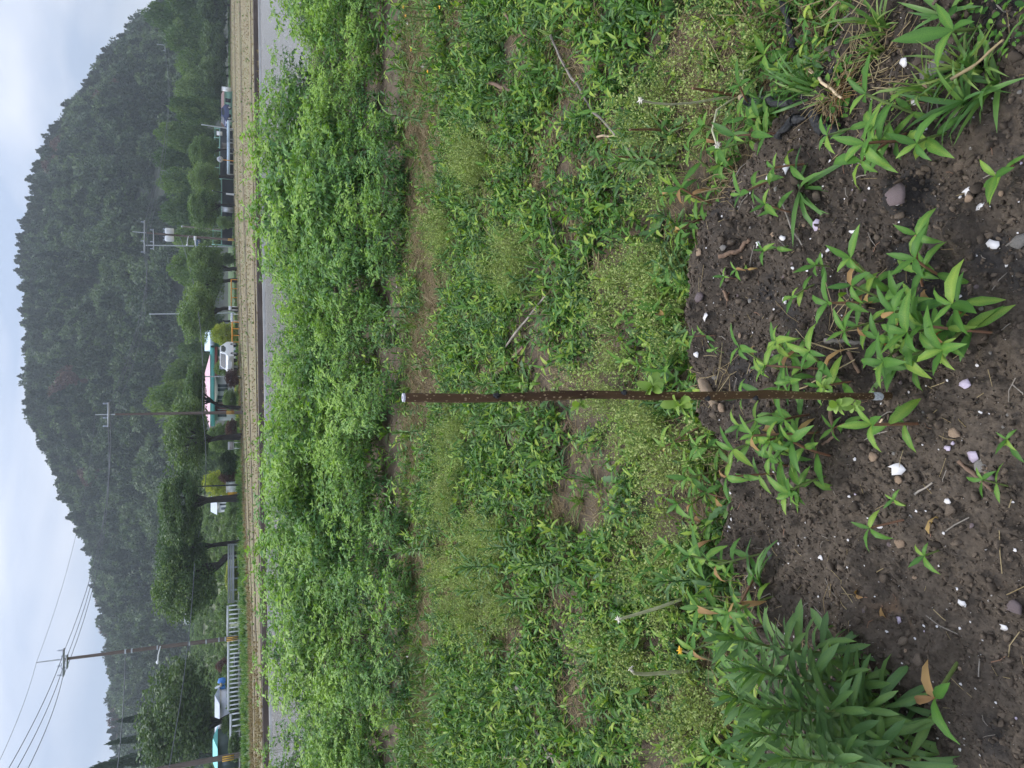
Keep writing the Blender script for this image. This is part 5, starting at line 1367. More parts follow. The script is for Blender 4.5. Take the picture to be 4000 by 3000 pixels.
for i, (px, py, w, h, lb, pu) in enumerate(((3085, 655, 30, 46, 'upright white shell above the broad grass clump', 0), (3002, 695, 26, 24, 'ragged white shell left of the upright shell', 0), (3200, 882, 46, 44, 'purple ruffled shell under the broad grass leaves', 1), (3475, 1458, 76, 60, 'largest pale purple shell plate beside the sapling foot', 1),
        (3582, 1438, 40, 28, 'white shell below the large purple plate', 0), (3778, 1500, 44, 32, 'small purple shell with pale rim on right soil', 1), (3512, 1828, 62, 44, 'bright white curved shell left of the sapling', 0), (3706, 1752, 34, 22, 'striped purple shell strip below the sapling weeds', 1), (3806, 1782, 52, 38, 'knobbly lilac white shell beside the round stone', 1),
        (3535, 247, 34, 34, 'round white shell in the right corner soil', 0), (3598, 342, 26, 24, 'white shell right of the corner clod', 0), (3578, 396, 28, 26, 'white shell among dark crumbs in corner', 0), (3882, 955, 48, 32, 'long white shell above the flat grey stone', 0), (3790, 748, 46, 32, 'flaky white shell at the lower right bed', 0),
        (3835, 808, 40, 24, 'white shell right of the orange pebble', 0), (3480, 786, 26, 30, 'white triangular shell below the broad grass', 0), (3336, 906, 36, 22, 'flat cream shell under the longest grass leaf', 0), (3240, 976, 26, 20, 'white shell left of the purple ruffled one', 0), (3212, 1002, 24, 20, 'white shell nearest the small green rosette', 0),
        (3060, 930, 30, 20, 'ragged white shell on the bed middle', 0), (2968, 955, 22, 28, 'white oval shell beside the bark stick', 0), (2786, 1238, 40, 34, 'cream pink shell below the plum pebble', 0), (2740, 1385, 28, 24, 'white shell right of the clay ledge', 0), (3070, 1175, 22, 30, 'white folded shell in the middle bed', 0),
        (3438, 2055, 32, 18, 'white shell beside the small three leaf weed', 0), (3706, 1958, 26, 20, 'white shell at the bottom left of tan stick', 0), (3764, 2357, 26, 26, 'round white shell on lower left soil', 0), (3930, 2450, 30, 24, 'white shell near the bottom left corner', 0), (3515, 2420, 30, 24, 'bluish shell on the rusty orange patch', 1), (3210, 2178, 26, 20, 'white shell beside the toothed leaf weed', 0))):
    shell(px, py, w, h, lb, i, None, pu)
cnt = 0
while cnt < 150:
    px, py = g.uniform(2720, 3995), g.uniform(100, 2990)
    if px < bed_edge(py) + 25: continue
    w = 7 + 9 * g.random() ** 2
    shell(px, py, w, w * g.uniform(.6, 1), 'tiny white shell chip lying on the bare dark soil', 60 + cnt, 'tiny shell chips on the soil', cnt % 9 == 0); cnt += 1
for i, (px, py, w) in enumerate(((1595, 1040, 24), (1600, 950, 18), (1570, 1080, 14), (1550, 1120, 12), (2120, 2320, 18), (2080, 2465, 18), (2390, 620, 22), (2070, 2100, 16), (2115, 2130, 16), (2865, 280, 26))):
    shell(px, py, w, w * .7, 'white shell scrap lying between weeds beyond the bed', 250 + i, 'shell scraps among the weeds')

# ------------------------------------------------------------------ sticks and burnt wood
def stick(label, pts, w, mat, lift=0.012, name='twig', end=None, cat='twig'):
    P = [gpt(*q) for q in pts]; sc_ = (P[0] - Vector((0, 0, CAM_H))).length / FPX; r = w * sc_ / 2
    P = [p + Vector((0, 0, r * .6 + lift)) for p in P]
    Q_ = []
    for a, b in zip(P[:-1], P[1:]):
        for k in range(4):
            t = k / 4; q = a.lerp(b, t); q += Vector((random.gauss(0, r * .35), random.gauss(0, r * .35), random.gauss(0, r * .2))); Q_.append(q)
    Q_.append(P[-1]); o = P[0].copy(); Q_ = [q - o for q in Q_]
    root = empty(name, o) if end else None
    rad = np.linspace(r * 1.05, r * .75, len(Q_)) * (1 + .12 * np.array([random.gauss(0, 1) for _ in Q_]))
    mb = MB(); mb.tube(Q_, rad, 7)
    if end:
        mb.build('charred_shaft', mat, root, True)
        d = (Q_[0] - Q_[1]).normalized(); mb = MB(); mb.tube([Q_[0] - d * r * .5, Q_[0] + d * r * 1.2, Q_[0] + d * r * 2.6 + Vector((0, 0, -r * .6))], [r * .93, r * .8, r * .15], 7); mb.build('split_end', end, root)
    else:
        root = mb.build(name, mat, None, True); root.location = o
    return tag(root, label, cat)
up_ = 0.05
for (lb, pts, w, mat, lift) in (('reddish brown stick lying across weeds at upper right', ((1943, 328), (2000, 345), (2054, 368)), 13, M_WOOD, .06), ('short reddish stick near the top edge of photo', ((2012, 60), (2050, 130)), 11, M_WOOD, .06),
        ('long dark grey branch slanting through right hand weeds', ((2185, 140), (2240, 260), (2307, 362), (2357, 439), (2470, 560), (2578, 669)), 9, M_GREYWOOD, .05), ('flat tan stick across the bare patch at right', ((2352, 537), (2438, 532)), 11, M_PALEWOOD, .02),
        ('pale thin stick lying on the central weeds', ((2189, 854), (2210, 960), (2232, 1073)), 8, M_GREYWOOD, .05), ('stubby grey brown stick among the central weeds', ((2282, 985), (2354, 960)), 11, M_GREYWOOD, .045), ('reddish stick beside the bare gap right of centre', ((2499, 834), (2555, 755)), 10, M_WOOD, .02),
        ('tan cut stick pointing at the sapling top half', ((1945, 1496), (2010, 1425), (2080, 1358)), 14, M_WOOD, .05), ('dark grey stick in line above the tan cut stick', ((2004, 1351), (2085, 1250), (2162, 1157)), 10, M_GREYWOOD, .04), ('orange brown stick on bare soil left of the sapling', ((2234, 1645), (2200, 1720), (2169, 1785)), 10, M_WOOD, .02),
        ('short thick grey stub on the left weeds', ((2040, 2682), (2092, 2684)), 15, M_GREYWOOD, .03), ('grey branch at lower left edge, right of a pair', ((2112, 2833), (2160, 2910), (2212, 2995)), 14, M_GREYWOOD, .04), ('thick forked grey branch at the left edge', ((2058, 2998), (2120, 2970), (2190, 2937)), 17, M_GREYWOOD, .04),
        ('brown branch running off the left edge', ((2190, 2937), (2243, 2998)), 12, M_WOOD, .04), ('pale thin stalk above the forked branch', ((1972, 2953), (2117, 2960)), 8, M_PALEWOOD, .03), ('tan stick on the soil below the round stone', ((3755, 1803), (3820, 1860), (3884, 1917)), 15, M_WOOD, .004),
        ('thin straw coloured stick left of the sapling foot', ((3402, 1709), (3455, 1636)), 9, M_PALEWOOD, .004), ('thin grey twig below the bright white shell', ((3578, 1930), (3648, 1885)), 8, M_GREYWOOD, .003), ('broken red bark stick on the middle bed', ((2867, 1008), (2900, 975), (2936, 936)), 17, M_WOOD, .004),
        ('thin dark curved branch below the broad grass', ((3059, 770), (3106, 889), (3178, 961)), 7, M_GREYWOOD, .012), ('short cut stub of bark below the plum pebble', ((2835, 1138), (2850, 1175)), 14, M_WOOD, .004), ('thick grey root lying right of the sapling', ((3235, 1331), (3310, 1333), (3393, 1344)), 19, M_GREYWOOD, .006),
        ('brown root piece below the thick grey root', ((3324, 1375), (3368, 1457)), 15, M_WOOD, .006), ('dark knotted root left of the sapling foot', ((3273, 1602), (3267, 1703), (3223, 1735)), 13, M_WOOD, .006), ('straw coloured stalk beside the burnt root', ((3200, 278), (3260, 330), (3327, 390)), 11, M_PALEWOOD, .03),
        ('long thin dry stalk crossing above the sapling foot', ((3190, 1330), (3320, 1372), (3400, 1360)), 5, M_STRAW, .04), ('dry stalk slanting past the large shell', ((3180, 1520), (3300, 1460), (3400, 1405)), 5, M_STRAW, .05), ('pale stalk at the lower right corner', ((3790, 330), (3900, 270), (4010, 180)), 10, M_STRAW, .06)):
    stick(lb, pts, w, mat, lift)
stick('charred branch with a pale split end in the right weeds', ((2962, 401), (3050, 400), (3142, 409)), 27, M_CHAR, .05, 'burnt_branch', M_PALEWOOD, 'burnt wood')
stick('thick charred stub pointing left of the split branch', ((3121, 459), (3074, 542)), 35, M_CHAR, .01, 'burnt_branch', M_CHAR, 'burnt wood')
stick('largest charred log below the dry root clump', ((3208, 466), (3245, 500), (3285, 535)), 46, M_CHAR, .004, 'burnt_branch', M_CHAR, 'burnt wood')
stick('slim charred branch at the top right edge', ((3088, 22), (3110, 110), (3135, 203)), 24, M_CHAR, .02, 'burnt_branch', M_CHAR, 'burnt wood')
stick('short charred peg beside the straw coloured stalk', ((3265, 275), (3272, 325)), 20, M_CHAR, .01, 'burnt_branch', M_CHAR, 'burnt wood')
# weathered ledge of clay at the rim of the bed
P = [gpt(*q) for q in ((2700, 1410), (2730, 1450), (2770, 1510), (2800, 1585))]
mb = MB(); o = P[0].copy()
pts = [p - o + Vector((0, 0, .004)) for p in P]
mb.tube(pts, [.010, .018, .019, .012], 9); led = mb.build('clay_ledge', plain('pale_clay', (.23, .165, .105), .9, noise=.25, nscale=30, bump=.5, bscale=50), None, True); led.location = o
tag(led, 'weathered tan wood like ledge at the bed rim behind sapling', 'clay')

# ------------------------------------------------------------------ the sapling
def bark_material():
    m, nt, b = new_mat('sapling_bark'); N, L = nt.nodes, nt.links
    tc = N.new('ShaderNodeTexCoord'); mp = N.new('ShaderNodeMapping'); mp.inputs['Scale'].default_value = (1, 1, .55); L.new(tc.outputs['Object'], mp.inputs[0])
    n1 = N.new('ShaderNodeTexNoise'); n1.inputs['Scale'].default_value = 14; n1.inputs['Detail'].default_value = 6; L.new(mp.outputs[0], n1.inputs['Vector'])
    r = N.new('ShaderNodeValToRGB'); e = r.color_ramp.elements; e[0].position = .3; e[0].color = (.050, .024, .012, 1); e[1].position = .72; e[1].color = (.115, .066, .026, 1); L.new(n1.outputs['Fac'], r.inputs['Fac'])
    v = N.new('ShaderNodeTexVoronoi'); v.inputs['Scale'].default_value = 210; L.new(mp.outputs[0], v.inputs['Vector'])
    lt = N.new('ShaderNodeMath'); lt.operation = 'LESS_THAN'; lt.inputs[1].default_value = .30; L.new(v.outputs['Distance'], lt.inputs[0])
    sep = N.new('ShaderNodeSeparateColor'); L.new(v.outputs['Color'], sep.inputs[0]); gt = N.new('ShaderNodeMath'); gt.operation = 'GREATER_THAN'; gt.inputs[1].default_value = .45; L.new(sep.outputs[0], gt.inputs[0])
    mu = N.new('ShaderNodeMath'); mu.operation = 'MULTIPLY'; L.new(lt.outputs[0], mu.inputs[0]); L.new(gt.outputs[0], mu.inputs[1])
    mx = N.new('ShaderNodeMix'); mx.data_type = 'RGBA'; mx.inputs['B'].default_value = (.34, .25, .14, 1); L.new(mu.outputs[0], mx.inputs['Factor']); L.new(r.outputs[0], mx.inputs['A']); L.new(mx.outputs['Result'], b.inputs['Base Color'])
    b.inputs['Roughness'].default_value = .55
    bp = N.new('ShaderNodeBump'); bp.inputs['Strength'].default_value = .35; bp.inputs['Distance'].default_value = .002; L.new(mu.outputs[0], bp.inputs['Height']); L.new(bp.outputs[0], b.inputs['Normal'])
    return m
base = gpt(3478, 1547); YS = base.y
sap = empty('sapling', base)
SP = [at(p, q, YS) - base for p, q in ((1578, 1553), (1640, 1553), (1700, 1554), (1800, 1556), (1900, 1556), (2000, 1552), (2100, 1548), (2200, 1544), (2300, 1541), (2400, 1543), (2500, 1545), (2600, 1547), (2700, 1546), (2800, 1547), (2900, 1543), (3000, 1540), (3100, 1543), (3200, 1547), (3300, 1548), (3400, 1548))] + [Vector((0, 0, .01)), Vector((0, 0, -.06))]
rad = np.full(len(SP), .0088) * (1 + .05 * np.array([random.gauss(0, 1) for _ in SP])); rad[6] *= 1.08; rad[15] *= 1.14; rad[13] *= 1.1; rad[10] *= 1.07; rad *= np.linspace(.95, 1.06, len(SP))
mb = MB(); mb.tube(SP[::-1], rad[::-1], 14); mb.build('stem', bark_material(), sap, True)
top = SP[0]; mb = MB(); mb.tube([top - Vector((0, 0, .001)), top + Vector((0, 0, .0025))], [.0085, .0078], 14); mb.build('cut_face', plain('cut_wood', (.42, .41, .45), .6, noise=.1, nscale=150), sap)
mb = MB(); mb.tube([top + Vector((0, 0, .002)), top + Vector((0, 0, .0032))], [.0028, .0024], 8); mb.build('pith', plain('pith', (.25, .24, .26), .8), sap)
lo, hi = at(3440, 1548, YS) - base, at(3405, 1548, YS) - base
mb = MB(); mb.tube([lo, (lo + hi) / 2, hi], [.0094, .0098, .0093], 14, caps=False); mb.build('white_band', plain('whitewash', (.55, .56, .58), .8, noise=.4, nscale=120), sap, True)
for (p, q) in ((2755, 1556), (2942, 1555), (2430, 1533), (1935, 1545)):
    c = at(p, q, YS) - base; mb = MB(); mb.tube([c + Vector((0, -.006, -.006)), c + Vector((0, -.0105, 0)), c + Vector((0, -.006, .006))], [.003, .0062, .003], 8); mb.build('bud_scar', M_CHAR, sap, True)
def rosette(p, q, n, ln, seed, side=0):
    g = np.random.default_rng(seed); c = at(p, q, YS) - base; x_s = float(np.interp(-(c.z), [-v.z for v in SP], [v.x for v in SP])); sx = 1 if c.x > x_s else -1
    c = Vector((x_s + sx * .010 + (c.x - x_s) * .35, -.008, c.z))
    tip = np.array((sx * .8, -.9, .9)); tip /= np.linalg.norm(tip)
    bd = link('shoot', None, sap); bd.empty_display_size = .01; bd.location = c
    mb = MB(); mb.tube([(-sx * .008, .006, -.003), (0, 0, 0), tuple(tip * .008)], [.0030, .0026, .0015], 6); mb.build('bud', M_STEM, bd)
    for i in range(n):
        a = i / n * 6.28 + g.normal(0, .2); u = np.cross(tip, (0, 0, 1)); u /= np.linalg.norm(u); w = np.cross(tip, u)
        D = (math.cos(a) * u + math.sin(a) * w) * 1.0 + tip * g.uniform(.35, 1.0); child_leaf(bd, OVAL_MESH[int(g.integers(0, 2))], D, tip * .005, ln * g.uniform(.7, 1.15), g.normal(0, .3))
for i, (p, q, n, ln) in enumerate(((1946, 1572, 3, .010), (2035, 1538, 4, .016), (2033, 1552, 4, .015), (2170, 1522, 4, .016), (2262, 1572, 7, .022), (2422, 1532, 3, .008), (2545, 1515, 8, .034), (2648, 1565, 6, .038), (3210, 1506, 6, .026), (3262, 1572, 7, .034), (3325, 1594, 6, .026))):
    rosette(p, q, n, ln, 700 + i)
tag(sap, 'bare upright sapling stick with pale cut top and small new leaves', 'sapling')

# ------------------------------------------------------------------ pointed leaf weeds one can pick out on the open bed
def clump(pts, label, group, size, nodes=3):
    order = sorted(pts, key=lambda q: q[1])
    for i, (px, py) in enumerate(pts):
        sprig_thing(px, py, '%s, %s from top edge' % (label, nth(order.index((px, py)) + 1)), size * random.uniform(.85, 1.15), nodes, i * 31, group)
g = np.random.default_rng(3)
clump([(3700, 1090), (3600, 1120), (3480, 1130), (3420, 1180), (3520, 1190), (3620, 1200), (3720, 1190), (3800, 1180), (3450, 1250), (3540, 1260), (3640, 1290), (3730, 1290), (3820, 1250), (3560, 1330), (3680, 1360), (3880, 1300)], 'pointed leaf weed in the large right clump', 'large weed clump on the bed', 1.45)
clump([(3080, 1390), (3150, 1380), (3060, 1450), (3130, 1450), (3200, 1440), (3270, 1470), (3330, 1490), (3100, 1510)], 'pointed leaf weed in clump right of sapling', 'weed clump right of the sapling', 1.4)
clump([(3080, 1600), (3160, 1620), (3050, 1700), (3120, 1700), (3200, 1690), (3240, 1780), (3150, 1790), (3080, 1820), (3220, 1860), (3140, 1880), (3020, 1850)], 'pointed leaf weed in clump left of sapling', 'weed clump left of the sapling', 1.5)
clump([(2960, 450), (3010, 480), (3050, 520), (2980, 540), (3060, 460), (2920, 560)], 'pointed leaf weed beside the charred branches', 'weed clump by the burnt wood', 1.45)
clump([(3480, 470), (3540, 520), (3600, 560), (3700, 520), (3460, 560), (3650, 470)], 'pointed leaf weed in the lower right corner clump', 'weed clump in the corner', 1.5)
clump([(2990, 2160), (2960, 2240), (3020, 2330), (2930, 2380), (2900, 2300), (3040, 2420), (2960, 2450), (2880, 2200)], 'pointed leaf weed by the left grass blades', 'weed clump at the left rim', 1.6)
clump([(2830, 700), (2860, 650), (2790, 800), (2760, 850), (2720, 1010), (2700, 1080), (2690, 1170), (2680, 1260), (2690, 1330), (2740, 760), (2890, 600)], 'pointed leaf weed at the right half of the bed rim', 'rim weeds right', 1.3)
clump([(2770, 1650), (2800, 1700), (2840, 1750), (2790, 1790), (2850, 1830), (2820, 1900), (2770, 1930), (2860, 1960), (2790, 2010), (2830, 2080)], 'pointed leaf weed at the left half of the bed rim', 'rim weeds left', 1.35)
sprig_thing(3590, 1655, 'single tall pointed leaf weed just below the sapling foot', 1.75, 3, 1, dry=0)
sprig_thing(3640, 1450, 'small rounded weed right of the big lilac shell plate', 1.1, 2, 2, dry=0)
sprig_thing(3735, 2590, 'lone three leaved shoot on the lower left soil', 2.1, 1, 3, dry=.2)
sprig_thing(3530, 2030, 'small bright shoot below the bushy weed at left', 1.3, 1, 4, dry=0)
sprig_thing(3665, 2150, 'small dark green shoot beside a withered leaf', 1.0, 1, 5, dry=.2)
sprig_thing(3840, 110, 'bright three leaved shoot near the corner edge', 1.9, 1, 6, dry=0)
sprig_thing(3540, 1975, 'tiny pale shoot left of the bright white shell', .8, 1, 7, dry=0)
sprig_thing(3060, 690, 'leafy weed directly above the broad grass clump', 1.4, 3, 8, dry=0)
sprig_thing(3140, 640, 'leafy weed right of the broad grass clump', 1.4, 2, 9, dry=0)
sprig_thing(3090, 830, 'leafy weed left of the broad grass clump', 1.2, 2, 10, dry=0)
sprig_thing(2880, 1090, 'tiny shoot on the bed below the bark stick', .8, 1, 11, dry=0)
sprig_thing(2960, 1050, 'small yellowing shoot at mid bed', .8, 2, 12, dry=.3)
sprig_thing(3080, 960, 'small lobed shoot in the middle of bed', .9, 2, 13, dry=0)
sprig_thing(3240, 1040, 'grey green small rosette on the bed', .9, 2, 14, dry=0)
sprig_thing(3180, 1110, 'small weed above the large clump', 1.1, 2, 15, dry=0)
sprig_thing(2800, 1310, 'little shoot near the rim behind the clay ledge', .9, 2, 16, dry=0)
sprig_thing(2830, 1380, 'tiny shoot just right of the clay ledge', .7, 1, 17, dry=0)
sprig_thing(3330, 1640, 'small dull shoot beside the sapling foot', 1.0, 2, 18, dry=0)
sprig_thing(3940, 1900, 'small leafy seedling near the bottom edge', .9, 2, 19, dry=0)
sprig_thing(3960, 1760, 'tiny round leaved seedling at the bottom edge', .7, 2, 20, dry=0)
sprig_thing(3960, 640, 'weed shoot at the lower right bottom edge', 1.3, 2, 21, dry=.2)

# ------------------------------------------------------------------ narrow leaved fleabane plants
def flea(px, py, label, H, seed, n=46, ln=.075, group=None, tip=None):
    """upright stem ringed with long soft leaves, denser towards the tip"""
    g = np.random.default_rng(seed); base = gpt(px, py); root = empty('fleabane', base - Vector((0, 0, .005)))
    lean = (tip - base) if tip is not None else Vector((g.normal(0, .04), g.normal(0, .04), H)); P = []
    for i in range(6):
        t = i / 5; P.append(np.array((lean.x * t * t, lean.y * t * t, lean.z * t)))
    mb = MB(); mb.tube(P, np.linspace(.0042, .0022, 6), 6); mb.build('stem', M_STEM, root, True)
    for i in range(n):
        t = .06 + .94 * (i / (n - 1)) ** .85; p = np.array([np.interp(t, np.linspace(0, 1, 6), [q[k] for q in P]) for k in range(3)])
        a = i * 2.4 + g.normal(0, .2); el = -.25 + 1.45 * t ** 1.6 + g.normal(0, .15); D = (math.cos(a) * math.cos(el), math.sin(a) * math.cos(el), math.sin(el))
        l = ln * g.uniform(.75, 1.2) * (1.1 - .45 * t ** 3); v = int(np.clip(3 - 3 * t + g.normal(0, .7), 0, 3))
        child_leaf(root, NARROW_MESH[v], D, p, l, g.normal(0, .3))
    return tag(root, label, 'fleabane', group)
BIG = 'grey green narrow leaved plant, stem %s of seven in the big left clump'
for i, (px, py, tp, tq, n) in enumerate(((3330, 2540, 2840, 2480, 70), (3430, 2650, 2900, 2610, 70), (3560, 2740, 2990, 2770, 74), (3560, 2850, 2930, 2860, 70), (3380, 2790, 2850, 2720, 66), (3640, 2940, 3050, 2960, 50), (3440, 2930, 2880, 2980, 46))):
    b0 = gpt(px, py); flea(px, py, BIG % nth(i + 1), .3, 800 + i, n, .108, 'large narrow leaved clump', at(tp, tq, b0.y + .04))
def flea_proto(seed, n=34):
    g = np.random.default_rng(seed); mb = MB(); H = .26
    mb.tube([(0, 0, 0), (.01, 0, H * .5), (.015, .01, H)], [.004, .003, .002], 5, .3)
    for i in range(n):
        t = .1 + .9 * (i / (n - 1)) ** .8; a = i * 2.4 + g.normal(0, .2); el = -.15 + 1.4 * t ** 1.6 + g.normal(0, .15); v = NARROW[int(np.clip(3 - 3 * t + g.normal(0, .6), 0, 3))]
        D = (math.cos(a) * math.cos(el), math.sin(a) * math.cos(el), math.sin(el)); mb.add(*spread(v[0], v[1], frames([D], np.array([g.normal(0, .3)])), [(.015 * t, .01 * t, H * t)], [.075 * g.uniform(.7, 1.2) * (1.1 - .4 * t ** 3)], [np.clip(.4 + .25 * t + .1 * g.normal(), 0, 1)]))
    return mb.mesh('foliage', M_FLEA, True)
FP = [flea_proto(850 + k) for k in range(4)]
for i, (px, py, s_, lb) in enumerate(((2050, 1580, 1.0, 'narrow leaved plant left of the sapling upper half'), (2010, 1500, .9, 'narrow leaved plant right of the sapling upper half'), (2060, 1660, 1.0, 'second narrow leaved plant left of the sapling'), (2100, 2120, 1.1, 'dark narrow leaved plant in left middle weeds'), (2020, 2070, 1.0, 'narrow leaved plant above the dark one in left weeds'), (1990, 2210, 1.1, 'bushy narrow leaved plant in left middle weeds'), (2240, 2190, 1.1, 'narrow leaved plant below the bushy left one'), (2280, 2260, 1.0, 'lowest narrow leaved plant of left middle weeds'), (1960, 2290, 1.0, 'dark tufted plant left of the bushy narrow leaved one'), (2140, 2330, 1.0, 'narrow leaved plant near the pale straw patch'),
        (1700, 2150, 1.3, 'feathery plant standing in front of the crop at left'), (1720, 2130, 1.2, 'second feathery plant before the crop at left'), (1640, 1200, 1.5, 'bright green feathery plant before the crop right of centre'), (1620, 1240, 1.4, 'second bright feathery plant before the crop'), (1690, 300, 1.2, 'light green upright weed before the crop at right'), (1660, 470, 1.3, 'upright weed cluster before the right crop'), (1600, 900, 1.3, 'dark upright weed at the crop foot right'), (1680, 1680, 1.1, 'slender weed left of the sapling tip'), (1660, 2900, 1.3, 'slender upright weed at the left edge before the crop'), (1640, 2800, 1.2, 'slender upright weed near the left edge'), (1650, 2600, 1.2, 'drooping weed in front of left crop row'), (2650, 640, 1.0, 'pale leafy upright weed above the grassy rim right'), (2580, 640, .9, 'pale leafy upright weed behind the rim at right'), (2820, 2250, 1.0, 'narrow leaved weed above the left grass blades'))):
    p = gpt(px, py); root = empty('upright_weed', p, i * 1.3, s_); link('foliage', FP[i % 4], root); mb = MB(); mb.tube([(0, 0, -.02), (.004, 0, .06)], .0045, 5); mb.build('stem', M_STEM, root); tag(root, lb, 'weed')

# ------------------------------------------------------------------ dandelions and grass tufts
def dandelion(label, path, head, leaves=6, seed=0, w=7, stem=M_STEMPALE, up=0.0):
    base = gpt(*path[-1]); root = empty('dandelion', base)
    P = [at(p, q, base.y - .02 * (len(path) - 1 - i)) - base for i, (p, q) in enumerate(path[:-1])] + [Vector((0, 0, -.01))]
    sc_ = (base - Vector((0, 0, CAM_H))).length / FPX; mb = MB(); mb.tube(P[::-1], np.linspace(w * sc_ * .6, w * sc_ * .45, len(P)), 6); mb.build('stalk', stem, root, True)
    t = P[0]
    if head == 'seed':
        mb = MB(); g = np.random.default_rng(seed); n = 26; D = g.normal(size=(n, 3)); D[:, 2] -= .3
        mb.add(*spread(SMALL_LEAF[0] * np.array((.3, 1, 1)), SMALL_LEAF[1], frames(D), np.tile(np.array(t), (n, 1)), g.uniform(.008, .016, n), .5)); mb.build('seed_head', M_SEED, root)
    elif head == 'yellow':
        mb = MB(); g = np.random.default_rng(seed); n = 34; a = g.random(n) * 6.28; D = np.stack([np.cos(a), np.sin(a), g.uniform(.1, 1, n)], -1)
        mb.add(*spread(SMALL_LEAF[0] * np.array((.35, 1, 1)), SMALL_LEAF[1], frames(D), np.tile(np.array(t), (n, 1)), g.uniform(.010, .018, n), .5)); mb.build('flower_head', M_YFLOWER, root)
    g = np.random.default_rng(seed + 1)
    for i in range(leaves):
        a = i / max(leaves, 1) * 6.28 + g.normal(0, .3); el = g.uniform(.15, .7); child_leaf(root, TOOTH_MESH, (math.cos(a) * math.cos(el), math.sin(a) * math.cos(el), math.sin(el)), (0, 0, .004), g.uniform(.08, .15), g.normal(0, .3))
    return tag(root, label, 'dandelion')
dandelion('dandelion with a curved stalk and spent seed head at right', ((2502, 392), (2550, 402), (2620, 408), (2720, 400), (2800, 385), (2890, 372)), 'seed', 7, 1)
dandelion('bent pale dandelion stalk arching above the charred branch', ((3135, 172), (3050, 240), (2960, 262), (2905, 278), (2900, 305), (2935, 335)), None, 4, 2)
dandelion('drooping pale dandelion stalk left of the spent seed head', ((2800, 565), (2782, 510), (2800, 430), (2850, 395), (2915, 360)), 'seed', 3, 3)
dandelion('reddish dandelion stalk without head at right', ((2705, 345), (2800, 358), (2900, 378)), None, 3, 4, 9, M_STEMRED)
dandelion('whitish bent dandelion stalk in the left weeds', ((2463, 2612), (2478, 2630), (2520, 2634), (2600, 2628), (2730, 2617)), 'seed', 6, 5, 11)
dandelion('slanting green dandelion stalk with withered white head', ((2416, 2420), (2450, 2410), (2560, 2378), (2700, 2325)), 'seed', 6, 6, 10)
dandelion('yellow dandelion flower in the left weeds', ((2660, 2540), (2720, 2560), (2800, 2590)), 'yellow', 5, 7, 8)
dandelion('red stemmed dandelion bud in the bare gap at right', ((2460, 507), (2540, 505), (2620, 510)), None, 4, 8, 8, M_STEMRED)
dandelion('second red dandelion stalk below the dark branch', ((2400, 612), (2500, 615), (2600, 618)), None, 4, 9, 8, M_STEMRED)
for i, (px, py, lb) in enumerate(((1720, 28, 'large yellow dandelion flower at the top edge'), (1578, 28, 'small yellow dandelion flower near the crop at top'), (1587, 62, 'yellow dandelion flower second from the top edge'), (1608, 195, 'tiny yellow dandelion bud beside pink stalks'), (1673, 280, 'yellow dandelion bud below a spent seed head'), (1290, 770, 'yellow dandelion flower at the crop edge, upper one'), (1330, 803, 'yellow dandelion flower at the crop edge, lower one'))):
    dandelion(lb, ((px, py), (px + 60, py + 8), (px + 150, py + 10)), 'yellow', 4, 20 + i, 4, M_STEM)
for i, (px, py, lb) in enumerate(((1590, 92, 'spent dandelion seed head near the top edge'), (1650, 260, 'spent dandelion seed head on a bent pink stalk'), (1490, 1310, 'cream flower cluster on thin stalk before the crop'), (1540, 1270, 'cream flower cluster beside another before the crop'), (1525, 1963, 'withered dandelion head on curved stalk before left crop'), (1490, 2450, 'spent dandelion head at the left crop foot'), (1590, 2565, 'pale spent dandelion head over bare soil at left'))):
    dandelion(lb, ((px, py), (px + 40, py - 12 - 5 * i), (px + 110, py - 25 + 9 * i)), 'seed', 3, 40 + i, 3.5, M_STEM)

def grass_clump(label, px, py, blades, H, seed, meshes=WIDEBLADE_MESH, el=(.2, 1.1), az=(0, 6.28)):
    g = np.random.default_rng(seed); root = empty('grass_clump', gpt(px, py))
    for i in range(blades):
        a = g.uniform(*az); e = g.uniform(*el); child_leaf(root, meshes[int(g.integers(0, len(meshes)))], (math.cos(a) * math.cos(e), math.sin(a) * math.cos(e), math.sin(e)), g.normal(0, .004, 3) * np.array((1, 1, 0)), H * g.uniform(.6, 1.1), g.normal(0, .4), 'blade')
    return tag(root, label, 'grass')
grass_clump('broad bladed grass clump on the open bed at right', 3130, 735, 10, .19, 1, el=(.15, .75), az=(3.3, 6.2))
grass_clump('long broad grass blades at the left rim of the bed', 3000, 2295, 5, .2, 2, el=(.3, .9), az=(-.6, 1.0))
grass_clump('broad grass blades just above the sapling foot', 3480, 1440, 4, .13, 3, el=(.2, .6), az=(1.0, 2.6))
for i, (px, py, n, H, lb) in enumerate(((3780, 400, 16, .16, 'dense grass tuft at the lower right corner'), (3900, 330, 14, .15, 'grass tuft at the bottom right corner edge'), (3700, 60, 12, .14, 'grass tuft at the upper right corner'), (2640, 540, 6, .16, 'few long grass blades left of the dandelion'), (1760, 2700, 14, .26, 'tall grass tuft before the left crop'), (1800, 2850, 16, .28, 'tall grass tuft at the left edge'), (1720, 2560, 12, .22, 'grass tuft near the spent dandelion at left'), (1700, 2420, 12, .2, 'grass tuft left of the straw patch'), (1730, 60, 14, .2, 'grass tuft with yellow flowers at the top edge'), (2560, 1720, 8, .14, 'thin grass tuft beside the sapling in pale weeds'), (2500, 620, 14, .12, 'fine grass tuft in the bare gap at right'))):
    grass_clump(lb, px, py, n, H, 50 + i, WIDEBLADE_MESH, el=(.4, 1.4))
